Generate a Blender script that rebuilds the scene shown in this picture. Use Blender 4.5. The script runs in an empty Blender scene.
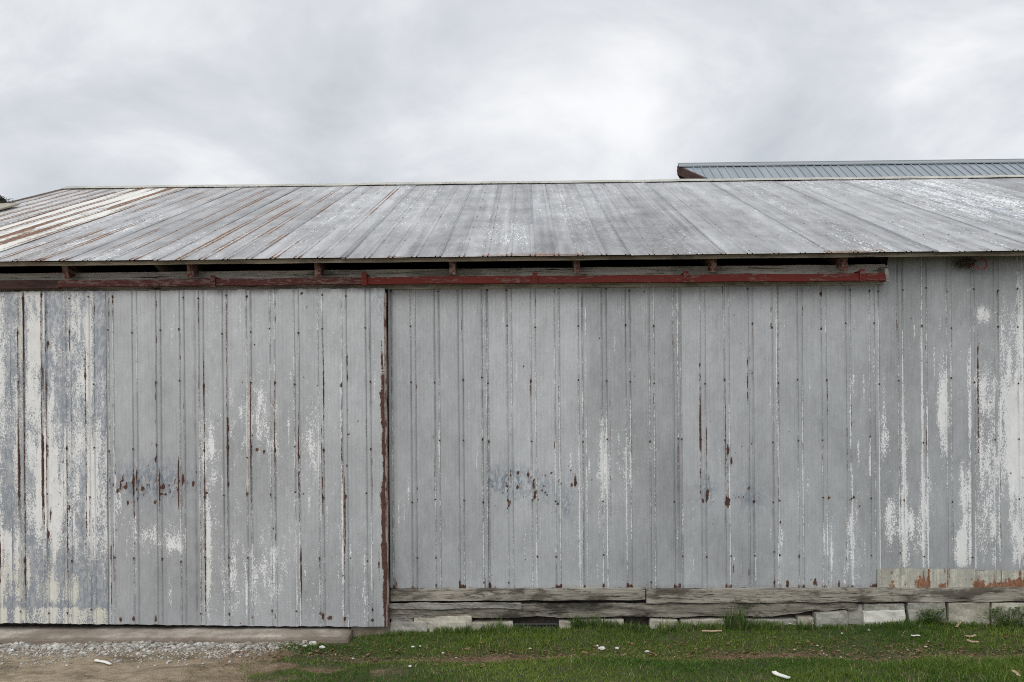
import bpy, bmesh, math, random
import numpy as np
from mathutils import Vector, Matrix, Euler

random.seed(7)
rng = np.random.default_rng(7)
C = bpy.context.scene.collection
S = bpy.context.scene

# ------------------------------------------------------------------ camera
F = 903.0            # focal length in pixels of a 1024 px wide frame
EYE = 2.57
D = 9.0              # camera to wall
HZ = 375.0
YAW = math.radians(0.9)
ROLL = math.radians(-0.50)
cd = bpy.data.cameras.new('camera')
cam = bpy.data.objects.new('camera', cd)
C.objects.link(cam)
cam.location = (0, -D, EYE)
cam.rotation_euler = (Matrix.Rotation(YAW, 3, 'Z') @ Matrix.Rotation(math.radians(90), 3, 'X') @ Matrix.Rotation(ROLL, 3, 'Z')).to_euler()
cd.sensor_width = 36.0
cd.lens = 36.0 * F / 1024
cd.shift_y = (HZ - 341) / 1024
cd.clip_end = 2000
S.camera = cam
S.render.resolution_x, S.render.resolution_y = 1024, 682

# ------------------------------------------------------------------ sky, sun, exposure
SUN_EL, SUN_AZ = math.radians(42), math.radians(200)
w = bpy.data.worlds.new('World'); S.world = w; w.use_nodes = True
nt = w.node_tree; nt.nodes.clear()
def N(t, **k):
    n = nt.nodes.new(t)
    for a, b in k.items(): setattr(n, a, b)
    return n
def LK(a, b): nt.links.new(a, b)
out = N('ShaderNodeOutputWorld')
sky = N('ShaderNodeTexSky', sky_type='NISHITA', sun_disc=False, sun_elevation=SUN_EL, sun_rotation=SUN_AZ)
bg1 = N('ShaderNodeBackground'); bg1.inputs[1].default_value = 0.10
LK(sky.outputs[0], bg1.inputs[0])
tc = N('ShaderNodeTexCoord')
sep = N('ShaderNodeSeparateXYZ'); LK(tc.outputs['Generated'], sep.inputs[0])
def math_(op, a, b=None, clamp=False):
    n = N('ShaderNodeMath', operation=op, use_clamp=clamp)
    for i, v in enumerate((a, b)):
        if v is None: continue
        if isinstance(v, (int, float)): n.inputs[i].default_value = v
        else: LK(v, n.inputs[i])
    return n.outputs[0]
zz = math_('MAXIMUM', sep.outputs[2], 0.0)
den = math_('ADD', zz, 0.34)
comb = N('ShaderNodeCombineXYZ')
LK(math_('DIVIDE', sep.outputs[0], den), comb.inputs[0]); LK(math_('DIVIDE', sep.outputs[1], den), comb.inputs[1])
n1 = N('ShaderNodeTexNoise'); n1.inputs['Scale'].default_value = 2.1; n1.inputs['Detail'].default_value = 7; n1.inputs['Roughness'].default_value = 0.56
n1.inputs['Distortion'].default_value = 0.35
mp = N('ShaderNodeMapping'); mp.inputs['Location'].default_value = (8.3, 2.1, 0)
LK(comb.outputs[0], mp.inputs[0]); LK(mp.outputs[0], n1.inputs[0])
n2 = N('ShaderNodeTexNoise'); n2.inputs['Scale'].default_value = 0.55; n2.inputs['Detail'].default_value = 2
LK(mp.outputs[0], n2.inputs[0])
mixn = math_('ADD', math_('MULTIPLY', n1.outputs[0], 0.6), math_('MULTIPLY', n2.outputs[0], 0.4))
# brighter cloud where the veiled sun glow sits
glow = N('ShaderNodeVectorMath', operation='DOT_PRODUCT')
nrm = N('ShaderNodeVectorMath', operation='NORMALIZE'); LK(tc.outputs['Generated'], nrm.inputs[0])
LK(nrm.outputs[0], glow.inputs[0]); glow.inputs[1].default_value = Vector((0.0, 0.96, 0.27)).normalized()
gl = math_('POWER', math_('MAXIMUM', glow.outputs['Value'], 0.0), 40.0)
fac = math_('ADD', mixn, math_('MULTIPLY', gl, 0.06))
ramp = N('ShaderNodeValToRGB')
e = ramp.color_ramp.elements
e[0].position = 0.40; e[0].color = (0.51, 0.54, 0.58, 1)
e[1].position = 0.625; e[1].color = (0.88, 0.885, 0.895, 1)
m = ramp.color_ramp.elements.new(0.51); m.color = (0.66, 0.68, 0.71, 1)
LK(fac, ramp.inputs[0])
bright = math_('ADD', math_('MULTIPLY', math_('MAXIMUM', math_('SUBTRACT', zz, 0.42), 0.0), 1.7), 1.0)
sc_ = N('ShaderNodeVectorMath', operation='SCALE'); LK(ramp.outputs[0], sc_.inputs[0]); LK(bright, sc_.inputs['Scale'])
bg2 = N('ShaderNodeBackground'); bg2.inputs[1].default_value = 1.0
LK(sc_.outputs[0], bg2.inputs[0])
mx = N('ShaderNodeMixShader'); mx.inputs[0].default_value = 0.95
LK(bg1.outputs[0], mx.inputs[1]); LK(bg2.outputs[0], mx.inputs[2]); LK(mx.outputs[0], out.inputs[0])

sd = bpy.data.lights.new('sun', 'SUN'); sd.energy = 1.5; sd.angle = math.radians(50); sd.color = (1, 0.97, 0.93)
so = bpy.data.objects.new('sun', sd); C.objects.link(so)
sdir = Vector((math.sin(SUN_AZ) * math.cos(SUN_EL), math.cos(SUN_AZ) * math.cos(SUN_EL), math.sin(SUN_EL)))
so.rotation_euler = (-sdir).to_track_quat('-Z', 'Y').to_euler()
S.view_settings.view_transform = 'Standard'; S.view_settings.look = 'None'
S.view_settings.gamma = 1; S.view_settings.exposure = 0.18
S.view_settings.use_curve_mapping = False
S.render.engine = 'CYCLES'
S.cycles.max_bounces = 5; S.cycles.use_denoising = False
S.cycles.pixel_filter_type = 'BLACKMAN_HARRIS'; S.cycles.filter_width = 1.05

# ------------------------------------------------------------------ measuring helpers (metres on the wall)
CM = cam.rotation_euler.to_matrix()
def RAY(px, py):
    return CM @ Vector(((px - 512) / F, (HZ - py) / F, -1.0))
def WX(px, d=D, py=400):                          # along the wall, on the plane d metres in front of the camera
    r = RAY(px, py); return r.x / r.y * d
def WZ(px, py, d=D):                              # up the wall
    r = RAY(px, py); return EYE + r.z / r.y * d

# ------------------------------------------------------------------ object helpers
def tag(o, label=None, cat=None, group=None, kind=None):
    if label: o['label'] = label
    if cat: o['category'] = cat
    if group: o['group'] = group
    if kind: o['kind'] = kind
    return o
def empty(name, loc=(0, 0, 0)):
    o = bpy.data.objects.new(name, None); C.objects.link(o); o.location = loc
    return o
def link(name, me, mats, parent=None, loc=None):
    o = bpy.data.objects.new(name, me); C.objects.link(o)
    for m_ in (mats if isinstance(mats, (list, tuple)) else [mats]): me.materials.append(m_)
    if parent: o.parent = parent
    if loc: o.location = loc
    return o
def mesh_np(name, V, Q, tris=False, matidx=None, smooth=False):
    me = bpy.data.meshes.new(name)
    V = np.asarray(V, dtype=np.float32); Q = np.asarray(Q, dtype=np.int32)
    k = Q.shape[1]; n = len(Q)
    me.vertices.add(len(V)); me.vertices.foreach_set('co', V.ravel())
    me.loops.add(n * k); me.loops.foreach_set('vertex_index', Q.ravel())
    me.polygons.add(n)
    me.polygons.foreach_set('loop_start', np.arange(0, n * k, k, dtype=np.int32))
    me.polygons.foreach_set('loop_total', np.full(n, k, dtype=np.int32))
    if matidx is not None: me.polygons.foreach_set('material_index', np.asarray(matidx, dtype=np.int32))
    me.polygons.foreach_set('use_smooth', np.full(n, smooth, dtype=bool))
    me.update(calc_edges=True)
    return me
def attr(me, name, arr):
    a = me.attributes.new(name, 'FLOAT', 'POINT'); a.data.foreach_set('value', np.asarray(arr, dtype=np.float32).ravel())
def box_bm(bm, x0, x1, y0, y1, z0, z1, nx=1, jit=0.0, bevel=0.0, ny=1, nz=1):
    """a box cut into slices, its corners worn by jit"""
    r = bmesh.ops.create_cube(bm, size=1)
    vs = r['verts']
    for v in vs:
        v.co = Vector((x0 + (v.co.x + .5) * (x1 - x0), y0 + (v.co.y + .5) * (y1 - y0), z0 + (v.co.z + .5) * (z1 - z0)))
    es = list({e for v in vs for e in v.link_edges})
    if bevel:
        rb = bmesh.ops.bevel(bm, geom=es, offset=bevel, segments=2, affect='EDGES', profile=.6)
    return vs
def slices(bm, axis, a, b, n):
    for i in range(1, n):
        co = Vector((0, 0, 0)); no = Vector((0, 0, 0))
        co[axis] = a + (b - a) * i / n; no[axis] = 1
        bmesh.ops.bisect_plane(bm, geom=bm.verts[:] + bm.edges[:] + bm.faces[:], plane_co=co, plane_no=no)
def hash3(p, s=1.0):
    x, y, z = p * s
    return (math.sin(x * 3.1 + y * 1.7 + 1.3) + math.sin(y * 4.3 - z * 2.9 + 0.7) + math.sin(z * 5.1 + x * 2.3 - 2.1)) / 3
def bm_obj(name, bm, mats, parent=None, loc=None):
    me = bpy.data.meshes.new(name); bmesh.ops.recalc_face_normals(bm, faces=bm.faces[:]); bm.to_mesh(me); bm.free()
    return link(name, me, mats, parent, loc)
def board(name, x0, x1, y0, y1, z0, z1, mat, parent, jit=0.003, n=30, drop=0.0, bevel=0.004, freq=3.0, seed=0.0):
    bm = bmesh.new(); box_bm(bm, x0, x1, y0, y1, z0, z1, bevel=bevel)
    slices(bm, 0, x0, x1, n)
    for v in bm.verts:
        t = (v.co.x - x0) / (x1 - x0)
        v.co.z += jit * hash3(Vector((v.co.x + seed, 0, v.co.z * .3)), freq) + drop * t
        v.co.y += jit * hash3(Vector((v.co.z + seed, v.co.x, 0)), freq * 1.3)
    return bm_obj(name, bm, mat, parent)
def snoise(x, z, sx, sz, seed, n=10):
    """smooth pseudo random field about -1..1"""
    r = np.random.default_rng(seed); o = np.zeros_like(x)
    for i in range(n):
        a, b = r.normal(0, 1, 2); o += np.sin(x * sx * a + z * sz * b + r.uniform(0, 6.28))
    return o / math.sqrt(n)

# ------------------------------------------------------------------ materials
class M:
    def __init__(s, name):
        s.m = bpy.data.materials.new(name); s.m.use_nodes = True
        s.t = s.m.node_tree; s.t.nodes.clear()
        s.out = s.n('ShaderNodeOutputMaterial'); s.b = s.n('ShaderNodeBsdfPrincipled')
        s.t.links.new(s.b.outputs[0], s.out.inputs[0])
        s.co = s.n('ShaderNodeTexCoord').outputs['Object']
    def n(s, t, **k):
        x = s.t.nodes.new(t)
        for a, b in k.items(): setattr(x, a, b)
        return x
    def set(s, sock, v):
        if isinstance(v, (int, float)): sock.default_value = v
        elif isinstance(v, tuple): sock.default_value = v if len(v) != 3 or sock.type == 'VECTOR' else (*v, 1)
        else: s.t.links.new(v, sock)
    def math(s, op, a, b=0.0, c=None, clamp=False):
        x = s.n('ShaderNodeMath', operation=op, use_clamp=clamp)
        s.set(x.inputs[0], a); s.set(x.inputs[1], b)
        if c is not None: s.set(x.inputs[2], c)
        return x.outputs[0]
    def noise(s, scale, stretch=(1, 1, 1), detail=4, rough=.55, off=0.0, dist=0.0):
        mp = s.n('ShaderNodeMapping'); mp.inputs['Scale'].default_value = stretch; mp.inputs['Location'].default_value = (off, off * .7, off * 1.3)
        s.set(mp.inputs[0], s.co)
        x = s.n('ShaderNodeTexNoise'); x.inputs['Scale'].default_value = scale; x.inputs['Detail'].default_value = detail
        x.inputs['Roughness'].default_value = rough; x.inputs['Distortion'].default_value = dist
        s.t.links.new(mp.outputs[0], x.inputs[0]); return x.outputs[0]
    def attr(s, name):
        x = s.n('ShaderNodeAttribute'); x.attribute_name = name; return x.outputs['Fac']
    def mix(s, f, a, b, blend='MIX'):
        x = s.n('ShaderNodeMix', data_type='RGBA', blend_type=blend)
        s.set(x.inputs[0], f); s.set(x.inputs[6], a); s.set(x.inputs[7], b); return x.outputs[2]
    def rng(s, v, a, b, c=0.0, d=1.0):
        x = s.n('ShaderNodeMapRange'); s.set(x.inputs[0], v)
        for i, q in enumerate((a, b, c, d)): s.set(x.inputs[i + 1], q)
        return x.outputs[0]
    def bump(s, h, strength=.3, dist=.01):
        x = s.n('ShaderNodeBump'); x.inputs['Strength'].default_value = strength; x.inputs['Distance'].default_value = dist
        s.set(x.inputs['Height'], h); s.t.links.new(x.outputs[0], s.b.inputs['Normal'])
    def fin(s, col, rough=.8, metal=0.0, spec=.5):
        s.set(s.b.inputs['Base Color'], col); s.set(s.b.inputs['Roughness'], rough)
        s.set(s.b.inputs['Metallic'], metal); s.b.inputs['Specular IOR Level'].default_value = spec
        return s.m

def sheet_material(name, base, st, white=(.70, .71, .71), lichen=False, rusty=((.048, .026, .021), (.125, .060, .042))):
    """weathered galvanised sheet: bare zinc, flaking paint, rust; st = stretch of the grain"""
    s = M(name)
    paint, rust, tone, cream, blue, dirt = [s.attr(k) for k in ('paint', 'rust', 'tone', 'cream', 'blue', 'dirt')]
    fine = s.noise(80, (1, st[1], .6 if not lichen else .4), 5, .7)
    mid = s.noise(14, (1, st[1], .5 if not lichen else .3), 5, .65, 3)
    big = s.noise(2.2, (1, 1, .6), 4, .55, 9)
    grain = s.noise(150, (st[0], st[1] * .2 if lichen else st[1], st[2] * .12 if not lichen else st[2]), 3, .6, 5)
    v = s.math('ADD', s.math('MULTIPLY', s.math('SUBTRACT', big, .5), .95 if lichen else .55), s.math('MULTIPLY', s.math('SUBTRACT', mid, .5), .85 if lichen else .42))
    v = s.math('ADD', v, s.math('MULTIPLY', s.math('SUBTRACT', grain, .5), .30))
    v = s.math('ADD', v, s.math('MULTIPLY', s.math('SUBTRACT', fine, .5), .35))
    v = s.math('ADD', s.math('ADD', v, tone), 1.0)
    sc = s.n('ShaderNodeVectorMath', operation='SCALE'); sc.inputs[0].default_value = base; s.set(sc.inputs['Scale'], v)
    fm0 = s.noise(34, (1, st[1], .5), 6, .7, 71)
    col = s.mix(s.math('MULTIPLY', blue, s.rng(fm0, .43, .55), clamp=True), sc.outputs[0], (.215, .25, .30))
    # flaking paint
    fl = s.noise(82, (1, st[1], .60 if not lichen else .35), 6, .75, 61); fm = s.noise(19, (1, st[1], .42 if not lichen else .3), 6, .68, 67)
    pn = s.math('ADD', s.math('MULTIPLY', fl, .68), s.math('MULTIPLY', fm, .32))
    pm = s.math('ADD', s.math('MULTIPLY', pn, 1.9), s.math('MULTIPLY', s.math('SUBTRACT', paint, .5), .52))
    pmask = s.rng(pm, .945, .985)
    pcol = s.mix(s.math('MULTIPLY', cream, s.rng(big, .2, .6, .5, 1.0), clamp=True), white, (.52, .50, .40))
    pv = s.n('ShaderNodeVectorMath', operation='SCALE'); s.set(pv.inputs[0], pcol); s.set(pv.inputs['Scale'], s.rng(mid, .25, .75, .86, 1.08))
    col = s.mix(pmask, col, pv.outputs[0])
    # thin chalky film
    ch = s.math('MULTIPLY', s.rng(s.noise(30, st, 6, .7, 17), .56, .72), s.math('MULTIPLY', s.rng(paint, .05, .5), .55))
    col = s.mix(ch, col, (.60, .61, .62))
    # grime along the crimps
    dm = s.math('MULTIPLY', dirt, s.rng(s.noise(22, (1, 1, .35), 4, .6, 23), .33, .62, .25, 1), clamp=True)
    col = s.mix(dm, col, (.075, .07, .066))
    # rust
    rn = s.math('ADD', s.math('MULTIPLY', s.noise(110, (1, 1, .6), 4, .7, 31), .5), s.math('MULTIPLY', s.noise(30, (1, 1, .4), 4, .6, 37), .5))
    rm = s.math('ADD', s.math('MULTIPLY', rn, 1.7), s.math('MULTIPLY', s.math('SUBTRACT', rust, .5), .75))
    halo = s.math('MULTIPLY', s.rng(rm, .72, .89), .5)
    col = s.mix(halo, col, (.27, .20, .155))
    rcol = s.mix(s.rng(s.noise(60, (1, 1, .5), 3, .6, 41), .35, .65), (rusty[0][0] * .85, rusty[0][1] * .85, rusty[0][2] * .85), (rusty[1][0] * .8, rusty[1][1] * .8, rusty[1][2] * .8)) if not lichen else s.mix(s.rng(s.noise(60, (1, .2, .5), 3, .6, 41), .35, .65), (.105, .058, .043), (.25, .15, .10))
    rmask = s.rng(rm, .875, .92)
    col = s.mix(rmask, col, rcol)
    h = s.math('ADD', s.math('MULTIPLY', s.noise(5, (1.6, 1, .8), 3, .5, 51), 1.0), s.math('MULTIPLY', pmask, .03))
    s.bump(h, .45, .010)
    rough = s.rng(rmask, 0, 1, .52, .95)
    metal = s.math('MULTIPLY', s.math('SUBTRACT', 1.0, s.math('MAXIMUM', pmask, rmask)), .30)
    return s.fin(col, rough, metal, .4)

sheet_wall = sheet_material('galvanised_wall', (.388, .402, .415), (1, 1, .28))
sheet_skirt = sheet_material('drab_painted_skirt', (.41, .405, .355), (1, 1, .5), white=(.50, .49, .43), rusty=((.16, .07, .04), (.34, .17, .10)))
sheet_roof = sheet_material('galvanised_roof', (.305, .307, .309), (1, .13, .3), lichen=True)

def wood_material(name, a, b, crack=(.035, .03, .025), along=(.06, 1, 1), scale=26, stain=.5):
    s = M(name)
    g = s.noise(scale, along, 6, .65, 2, .4); g2 = s.noise(scale * 3, along, 4, .6, 7); blot = s.noise(2.5, (1, 1, 2.5), 4, .6, 13)
    col = s.mix(s.rng(s.math('ADD', s.math('MULTIPLY', g, .6), s.math('MULTIPLY', g2, .4)), .38, .62), a, b)
    col = s.mix(s.math('MULTIPLY', s.rng(blot, .50, .60), stain), col, (a[0] * .35, a[1] * .33, a[2] * .3))
    lc = s.noise(7, (.10, 1, 1.6), 5, .7, 19, .6)
    col = s.mix(s.math('MULTIPLY', s.rng(s.math('ABSOLUTE', s.math('SUBTRACT', lc, .5)), .016, .004), stain), col, crack)
    cr = s.rng(s.math('ADD', s.math('MULTIPLY', g, .6), s.math('MULTIPLY', g2, .4)), .425, .385)
    col = s.mix(cr, col, crack)
    s.bump(s.math('SUBTRACT', s.math('ADD', g, s.math('MULTIPLY', g2, .4)), cr), .5, .008)
    return s.fin(col, .88, 0, .25)
wood_sill = wood_material('weathered_sill_wood', (.17, .155, .13), (.37, .34, .285), along=(.08, 1, 1), stain=.8)
wood_low = wood_material('rotting_timber', (.085, .08, .07), (.27, .245, .20), along=(.09, 1, 1.2), scale=20, stain=.85)
wood_grey = wood_material('grey_header_wood', (.16, .155, .14), (.28, .27, .24), along=(.05, 1, 1))
wood_header = wood_material('pale_header_wood', (.36, .34, .30), (.54, .52, .47), along=(.05, 1, 1))
wood_eave = wood_material('eave_board_wood', (.20, .17, .13), (.30, .26, .20), along=(.05, 1, 1))
wood_dark = wood_material('dark_barn_wood', (.045, .037, .033), (.085, .07, .06), along=(1, 1, .1))
wood_brown = wood_material('dark_brown_beam', (.045, .025, .022), (.085, .045, .038), along=(.06, 1, 1))
def rafter_material():
    s = M('rafter_wood')
    n = s.noise(18, (1, .2, 1), 5, .65); k = s.noise(30, (1, .4, 1), 5, .6, 8)
    col = s.mix(s.rng(n, .35, .65), (.14, .10, .085), (.25, .19, .16))
    col = s.mix(s.rng(k, .47, .56), col, (.11, .035, .03))
    s.bump(n, .4, .01); return s.fin(col, .9, 0, .2)
wood_rafter = rafter_material()
def red_material(name, cov, red):
    s = M(name)
    n = s.noise(14, (.15, 1, 1), 5, .65); k = s.noise(45, (.25, 1, 1), 5, .7, 4)
    col = s.mix(s.rng(n, .3, .7), red, tuple(c * .68 for c in red))
    col = s.mix(s.rng(s.math('ADD', s.math('MULTIPLY', n, .4), s.math('MULTIPLY', k, .6)), cov, cov + .06), col, (.13, .085, .075))
    s.bump(k, .25, .004); return s.fin(col, .8, 0, .15)
red_rail = red_material('red_painted_rail', .535, (.135, .026, .021))
red_worn = red_material('worn_red_board', .50, (.080, .028, .025))
def concrete_material(name, a, b, lime=(.5, .49, .45), limeamt=.5, moss=0.3, soil_shade=None):
    s = M(name)
    n = s.noise(3.5, (1, 1, 1.6), 6, .62); f = s.noise(40, (1, 1, 1), 5, .7, 3); g = s.noise(160, (1, 1, 1), 2, .6, 6)
    col = s.mix(s.rng(n, .35, .65), a, b)
    col = s.mix(s.math('MULTIPLY', s.rng(f, .50, .66), limeamt), col, lime)
    col = s.mix(s.math('MULTIPLY', s.rng(s.noise(7, (1, 1, 1), 5, .6, 21), .55, .7), moss), col, (.07, .075, .045))
    col = s.mix(s.math('MULTIPLY', s.rng(g, .58, .66), .5), col, tuple(c * .45 for c in a))
    if soil_shade:  # soil brown towards the foot, with the front face's shade painted in
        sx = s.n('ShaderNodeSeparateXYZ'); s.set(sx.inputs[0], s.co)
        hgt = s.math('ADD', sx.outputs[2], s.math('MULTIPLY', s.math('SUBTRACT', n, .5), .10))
        col = s.mix(s.math('MULTIPLY', s.rng(hgt, soil_shade[1], soil_shade[0]), .8), col, (.15, .12, .095))
    s.bump(s.math('ADD', f, s.math('MULTIPLY', g, .5)), .5, .006)
    return s.fin(col, .92, 0, .2)
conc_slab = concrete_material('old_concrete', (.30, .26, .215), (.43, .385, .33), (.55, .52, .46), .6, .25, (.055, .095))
conc_a = concrete_material('grey_block', (.22, .215, .19), (.33, .32, .28), moss=.45)
conc_b = concrete_material('limewashed_block', (.29, .275, .22), (.43, .41, .34), (.56, .55, .50), .6, .4)
conc_lime = concrete_material('limewash', (.42, .41, .36), (.58, .57, .52), (.66, .65, .62), .6, .2)
conc_c = concrete_material('tan_block', (.27, .25, .20), (.40, .375, .31), moss=.35)
def plain(name, col, rough=.8, var=.3, scale=40):
    s = M(name); n = s.noise(scale, (1, 1, 1), 4, .6)
    return s.fin(s.mix(s.rng(n, .3, .7), tuple(c * (1 - var) for c in col), tuple(min(1, c * (1 + var)) for c in col)), rough, 0, .25)
screw_mat = plain('rusty_screw', (.06, .045, .04), .8)
gap_mat = plain('gap_black', (.02, .018, .017), .95)  # near-black fill, the vent opening's darkness put into the colour

# ------------------------------------------------------------------ ground
GX = np.concatenate([-np.geomspace(9, 260, 14)[::-1], np.linspace(-8.8, 8.8, 441), np.geomspace(9, 260, 14)])
GY = np.concatenate([-np.geomspace(4.6, 200, 14)[::-1], np.linspace(-4.5, 0.6, 171), np.geomspace(.9, 260, 14)])
gx, gy = np.meshgrid(GX, GY)
def ground_h(x, y):
    near = np.exp(-(y / 7.0) ** 2) * np.exp(-(x / 14.0) ** 2)
    right = 1 / (1 + np.exp(-(x + 1.6) * 3.0))
    h = .022 * snoise(x, y, 2.0, 3.0, 3) * near + .009 * snoise(x, y, 9, 12, 4) * near
    h += .075 * right * np.exp(-((y - .1) / .42) ** 2)          # grassy bank at the wall foot
    h -= .030 * np.exp(-((y + .72) / .17) ** 2) * right         # worn rut
    h += .035 * np.exp(-((y + 1.30) / .30) ** 2) * right
    return h
def dirt_amt(x, y):
    """1 where bare soil shows, 0 where the turf is closed"""
    e = .35 * snoise(x, y, 2.2, 3.0, 21) + .15 * snoise(x, y, 9, 9, 22)
    lx = 1 / (1 + np.exp((x + 2.35 + .55 * (y + 1.0) + e * .5) * 7))         # bare yard on the left
    tl = .18 * np.exp(-((y + 1.38) / .14) ** 2) * (snoise(x, y, 3, 5, 25) > .25)
    rut = .92 * np.exp(-((y + .76 + .03 * snoise(x, y * 0, 1.6, 0, 23)) / .15) ** 2) * (1 / (1 + np.exp(-(x + 2.6) * 4))) * np.clip(.78 + .5 * snoise(x, y, 1.5, 2, 24), .15, 1)
    fl_ = .8 * np.exp(-((x + 1.7) / .9) ** 2 - ((y + 1.25) / .16) ** 2) * (snoise(x, y, 5, 8, 27) > -.2) * .8
    rut = np.maximum(rut, fl_)
    patch = np.clip(snoise(x, y, 3.2, 6, 26) - 1.0, 0, 1) * .8
    return np.clip(np.maximum(np.maximum(lx - tl, rut), patch), 0, 1)
gz = ground_h(gx, gy)
ny_, nx_ = gx.shape
idx = np.arange(nx_ * ny_).reshape(ny_, nx_)
Q = np.stack([idx[:-1, :-1], idx[:-1, 1:], idx[1:, 1:], idx[1:, :-1]], -1).reshape(-1, 4)
gme = mesh_np('ground', np.stack([gx, gy, gz], -1).reshape(-1, 3), Q, smooth=True)
attr(gme, 'dirt', dirt_amt(gx, gy))
attr(gme, 'yard', 1 / (1 + np.exp((gx + 2.5) * 3)))
s = M('soil')
dn = s.noise(9, (1, 1.6, 1), 6, .65); df = s.noise(70, (1, 1.3, 1), 5, .7, 5); db = s.noise(2.5, (1, 2.2, 1), 5, .6, 9)
yard = s.mix(s.rng(dn, .35, .65), (.235, .182, .122), (.38, .31, .22))
yard = s.mix(s.math('MULTIPLY', s.rng(db, .50, .66), .8), yard, (.11, .085, .052))
rutc = s.mix(s.rng(dn, .35, .65), (.10, .052, .030), (.19, .125, .08))
soil = s.mix(s.attr('yard'), rutc, yard)
soil = s.mix(s.math('MULTIPLY', s.rng(df, .5, .7), .45), soil, (.36, .32, .26))
soil = s.mix(s.math('MULTIPLY', s.rng(df, .47, .35), .5), soil, (.06, .045, .03))
turf = s.mix(s.rng(dn, .35, .65), (.040, .050, .020), (.085, .085, .040))
col = s.mix(s.rng(s.math('ADD', s.attr('dirt'), s.math('MULTIPLY', s.math('SUBTRACT', df, .5), .8)), .35, .6), turf, soil)
s.bump(s.math('ADD', dn, s.math('MULTIPLY', df, .5)), .8, .03)
ground = link('ground', gme, s.fin(col, .95, 0, .15)); tag(ground, kind='structure')

# ------------------------------------------------------------------ corrugated sheet builder
PITCH = .2365; DOORD = D - .115
def profile(x, rib0, PITCH=PITCH):
    """crimp height and dirt line for positions x along the wall; a rib is two small V crimps"""
    u = (x - rib0 + PITCH / 2) % PITCH - PITCH / 2
    a = np.maximum(0, 1 - np.abs(np.abs(u) - .023) / .0085)
    # faint pencil lines in the pan
    p = np.maximum(0, 1 - np.abs(np.abs(u) - .062) / .006) * .08 + np.maximum(0, 1 - np.abs(np.abs(u) - .100) / .006) * .06
    return .0095 * a + .012 * p, u
def cols(x0, x1, rib0, PITCH=PITCH):
    xs = [x0, x1]
    k0 = math.floor((x0 - rib0) / PITCH) - 1
    for k in range(k0, k0 + int((x1 - x0) / PITCH) + 4):
        c = rib0 + k * PITCH
        for o in (-.106, -.1, -.094, -.081, -.068, -.062, -.056, -.044, -.0315, -.027, -.023, -.019, -.0145, -.005, .005):
            for sg in (-1, 1) if o < -.006 else (1,):
                q = c + o * (1 if sg == 1 else -1)
                if x0 < q < x1: xs.append(q)
    return np.unique(np.round(np.array(xs), 5))

def blob(x, z, cx, cz, rx, rz):
    return np.exp(-((x - cx) / rx) ** 2 - ((z - cz) / rz) ** 2)
def streak(x, z, cx, z0, z1, wdt, soft=.05):
    return np.exp(-((x - cx) / wdt) ** 2) / (1 + np.exp(-(z - z0) / soft)) / (1 + np.exp((z - z1) / soft))
def boxm(x, z, x0, x1, z0, z1, sx=.02, sz=.03):
    f = lambda t: 1 / (1 + np.exp(-np.clip(t, -30, 30)))
    return f((x - x0) / sx) * f((x1 - x) / sx) * f((z - z0) / sz) * f((z1 - z) / sz)

def screws_geo(pts, nrm, r=.0062, hgt=.006):
    V = []; Fq = []
    for p in pts:
        p = np.array(p); b = len(V)
        a = np.array([1., 0, 0]); c = np.cross(nrm, a)
        for rr, hh in ((r * 1.5, .0), (r * 1.35, hgt * .35), (r * .7, hgt * .4), (r * .6, hgt)):
            for k in range(6):
                V.append(p + nrm * hh + rr * (math.cos(k * math.pi / 3) * a + math.sin(k * math.pi / 3) * c))
        for L in range(3):
            for k in range(6):
                Fq.append((b + L * 6 + k, b + L * 6 + (k + 1) % 6, b + L * 6 + 6 + (k + 1) % 6, b + L * 6 + 6 + k))
        t = b + 18
        Fq.append((t, t + 1, t + 2, t + 3)); Fq.append((t, t + 3, t + 4, t + 5))
    return V, Fq

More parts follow.
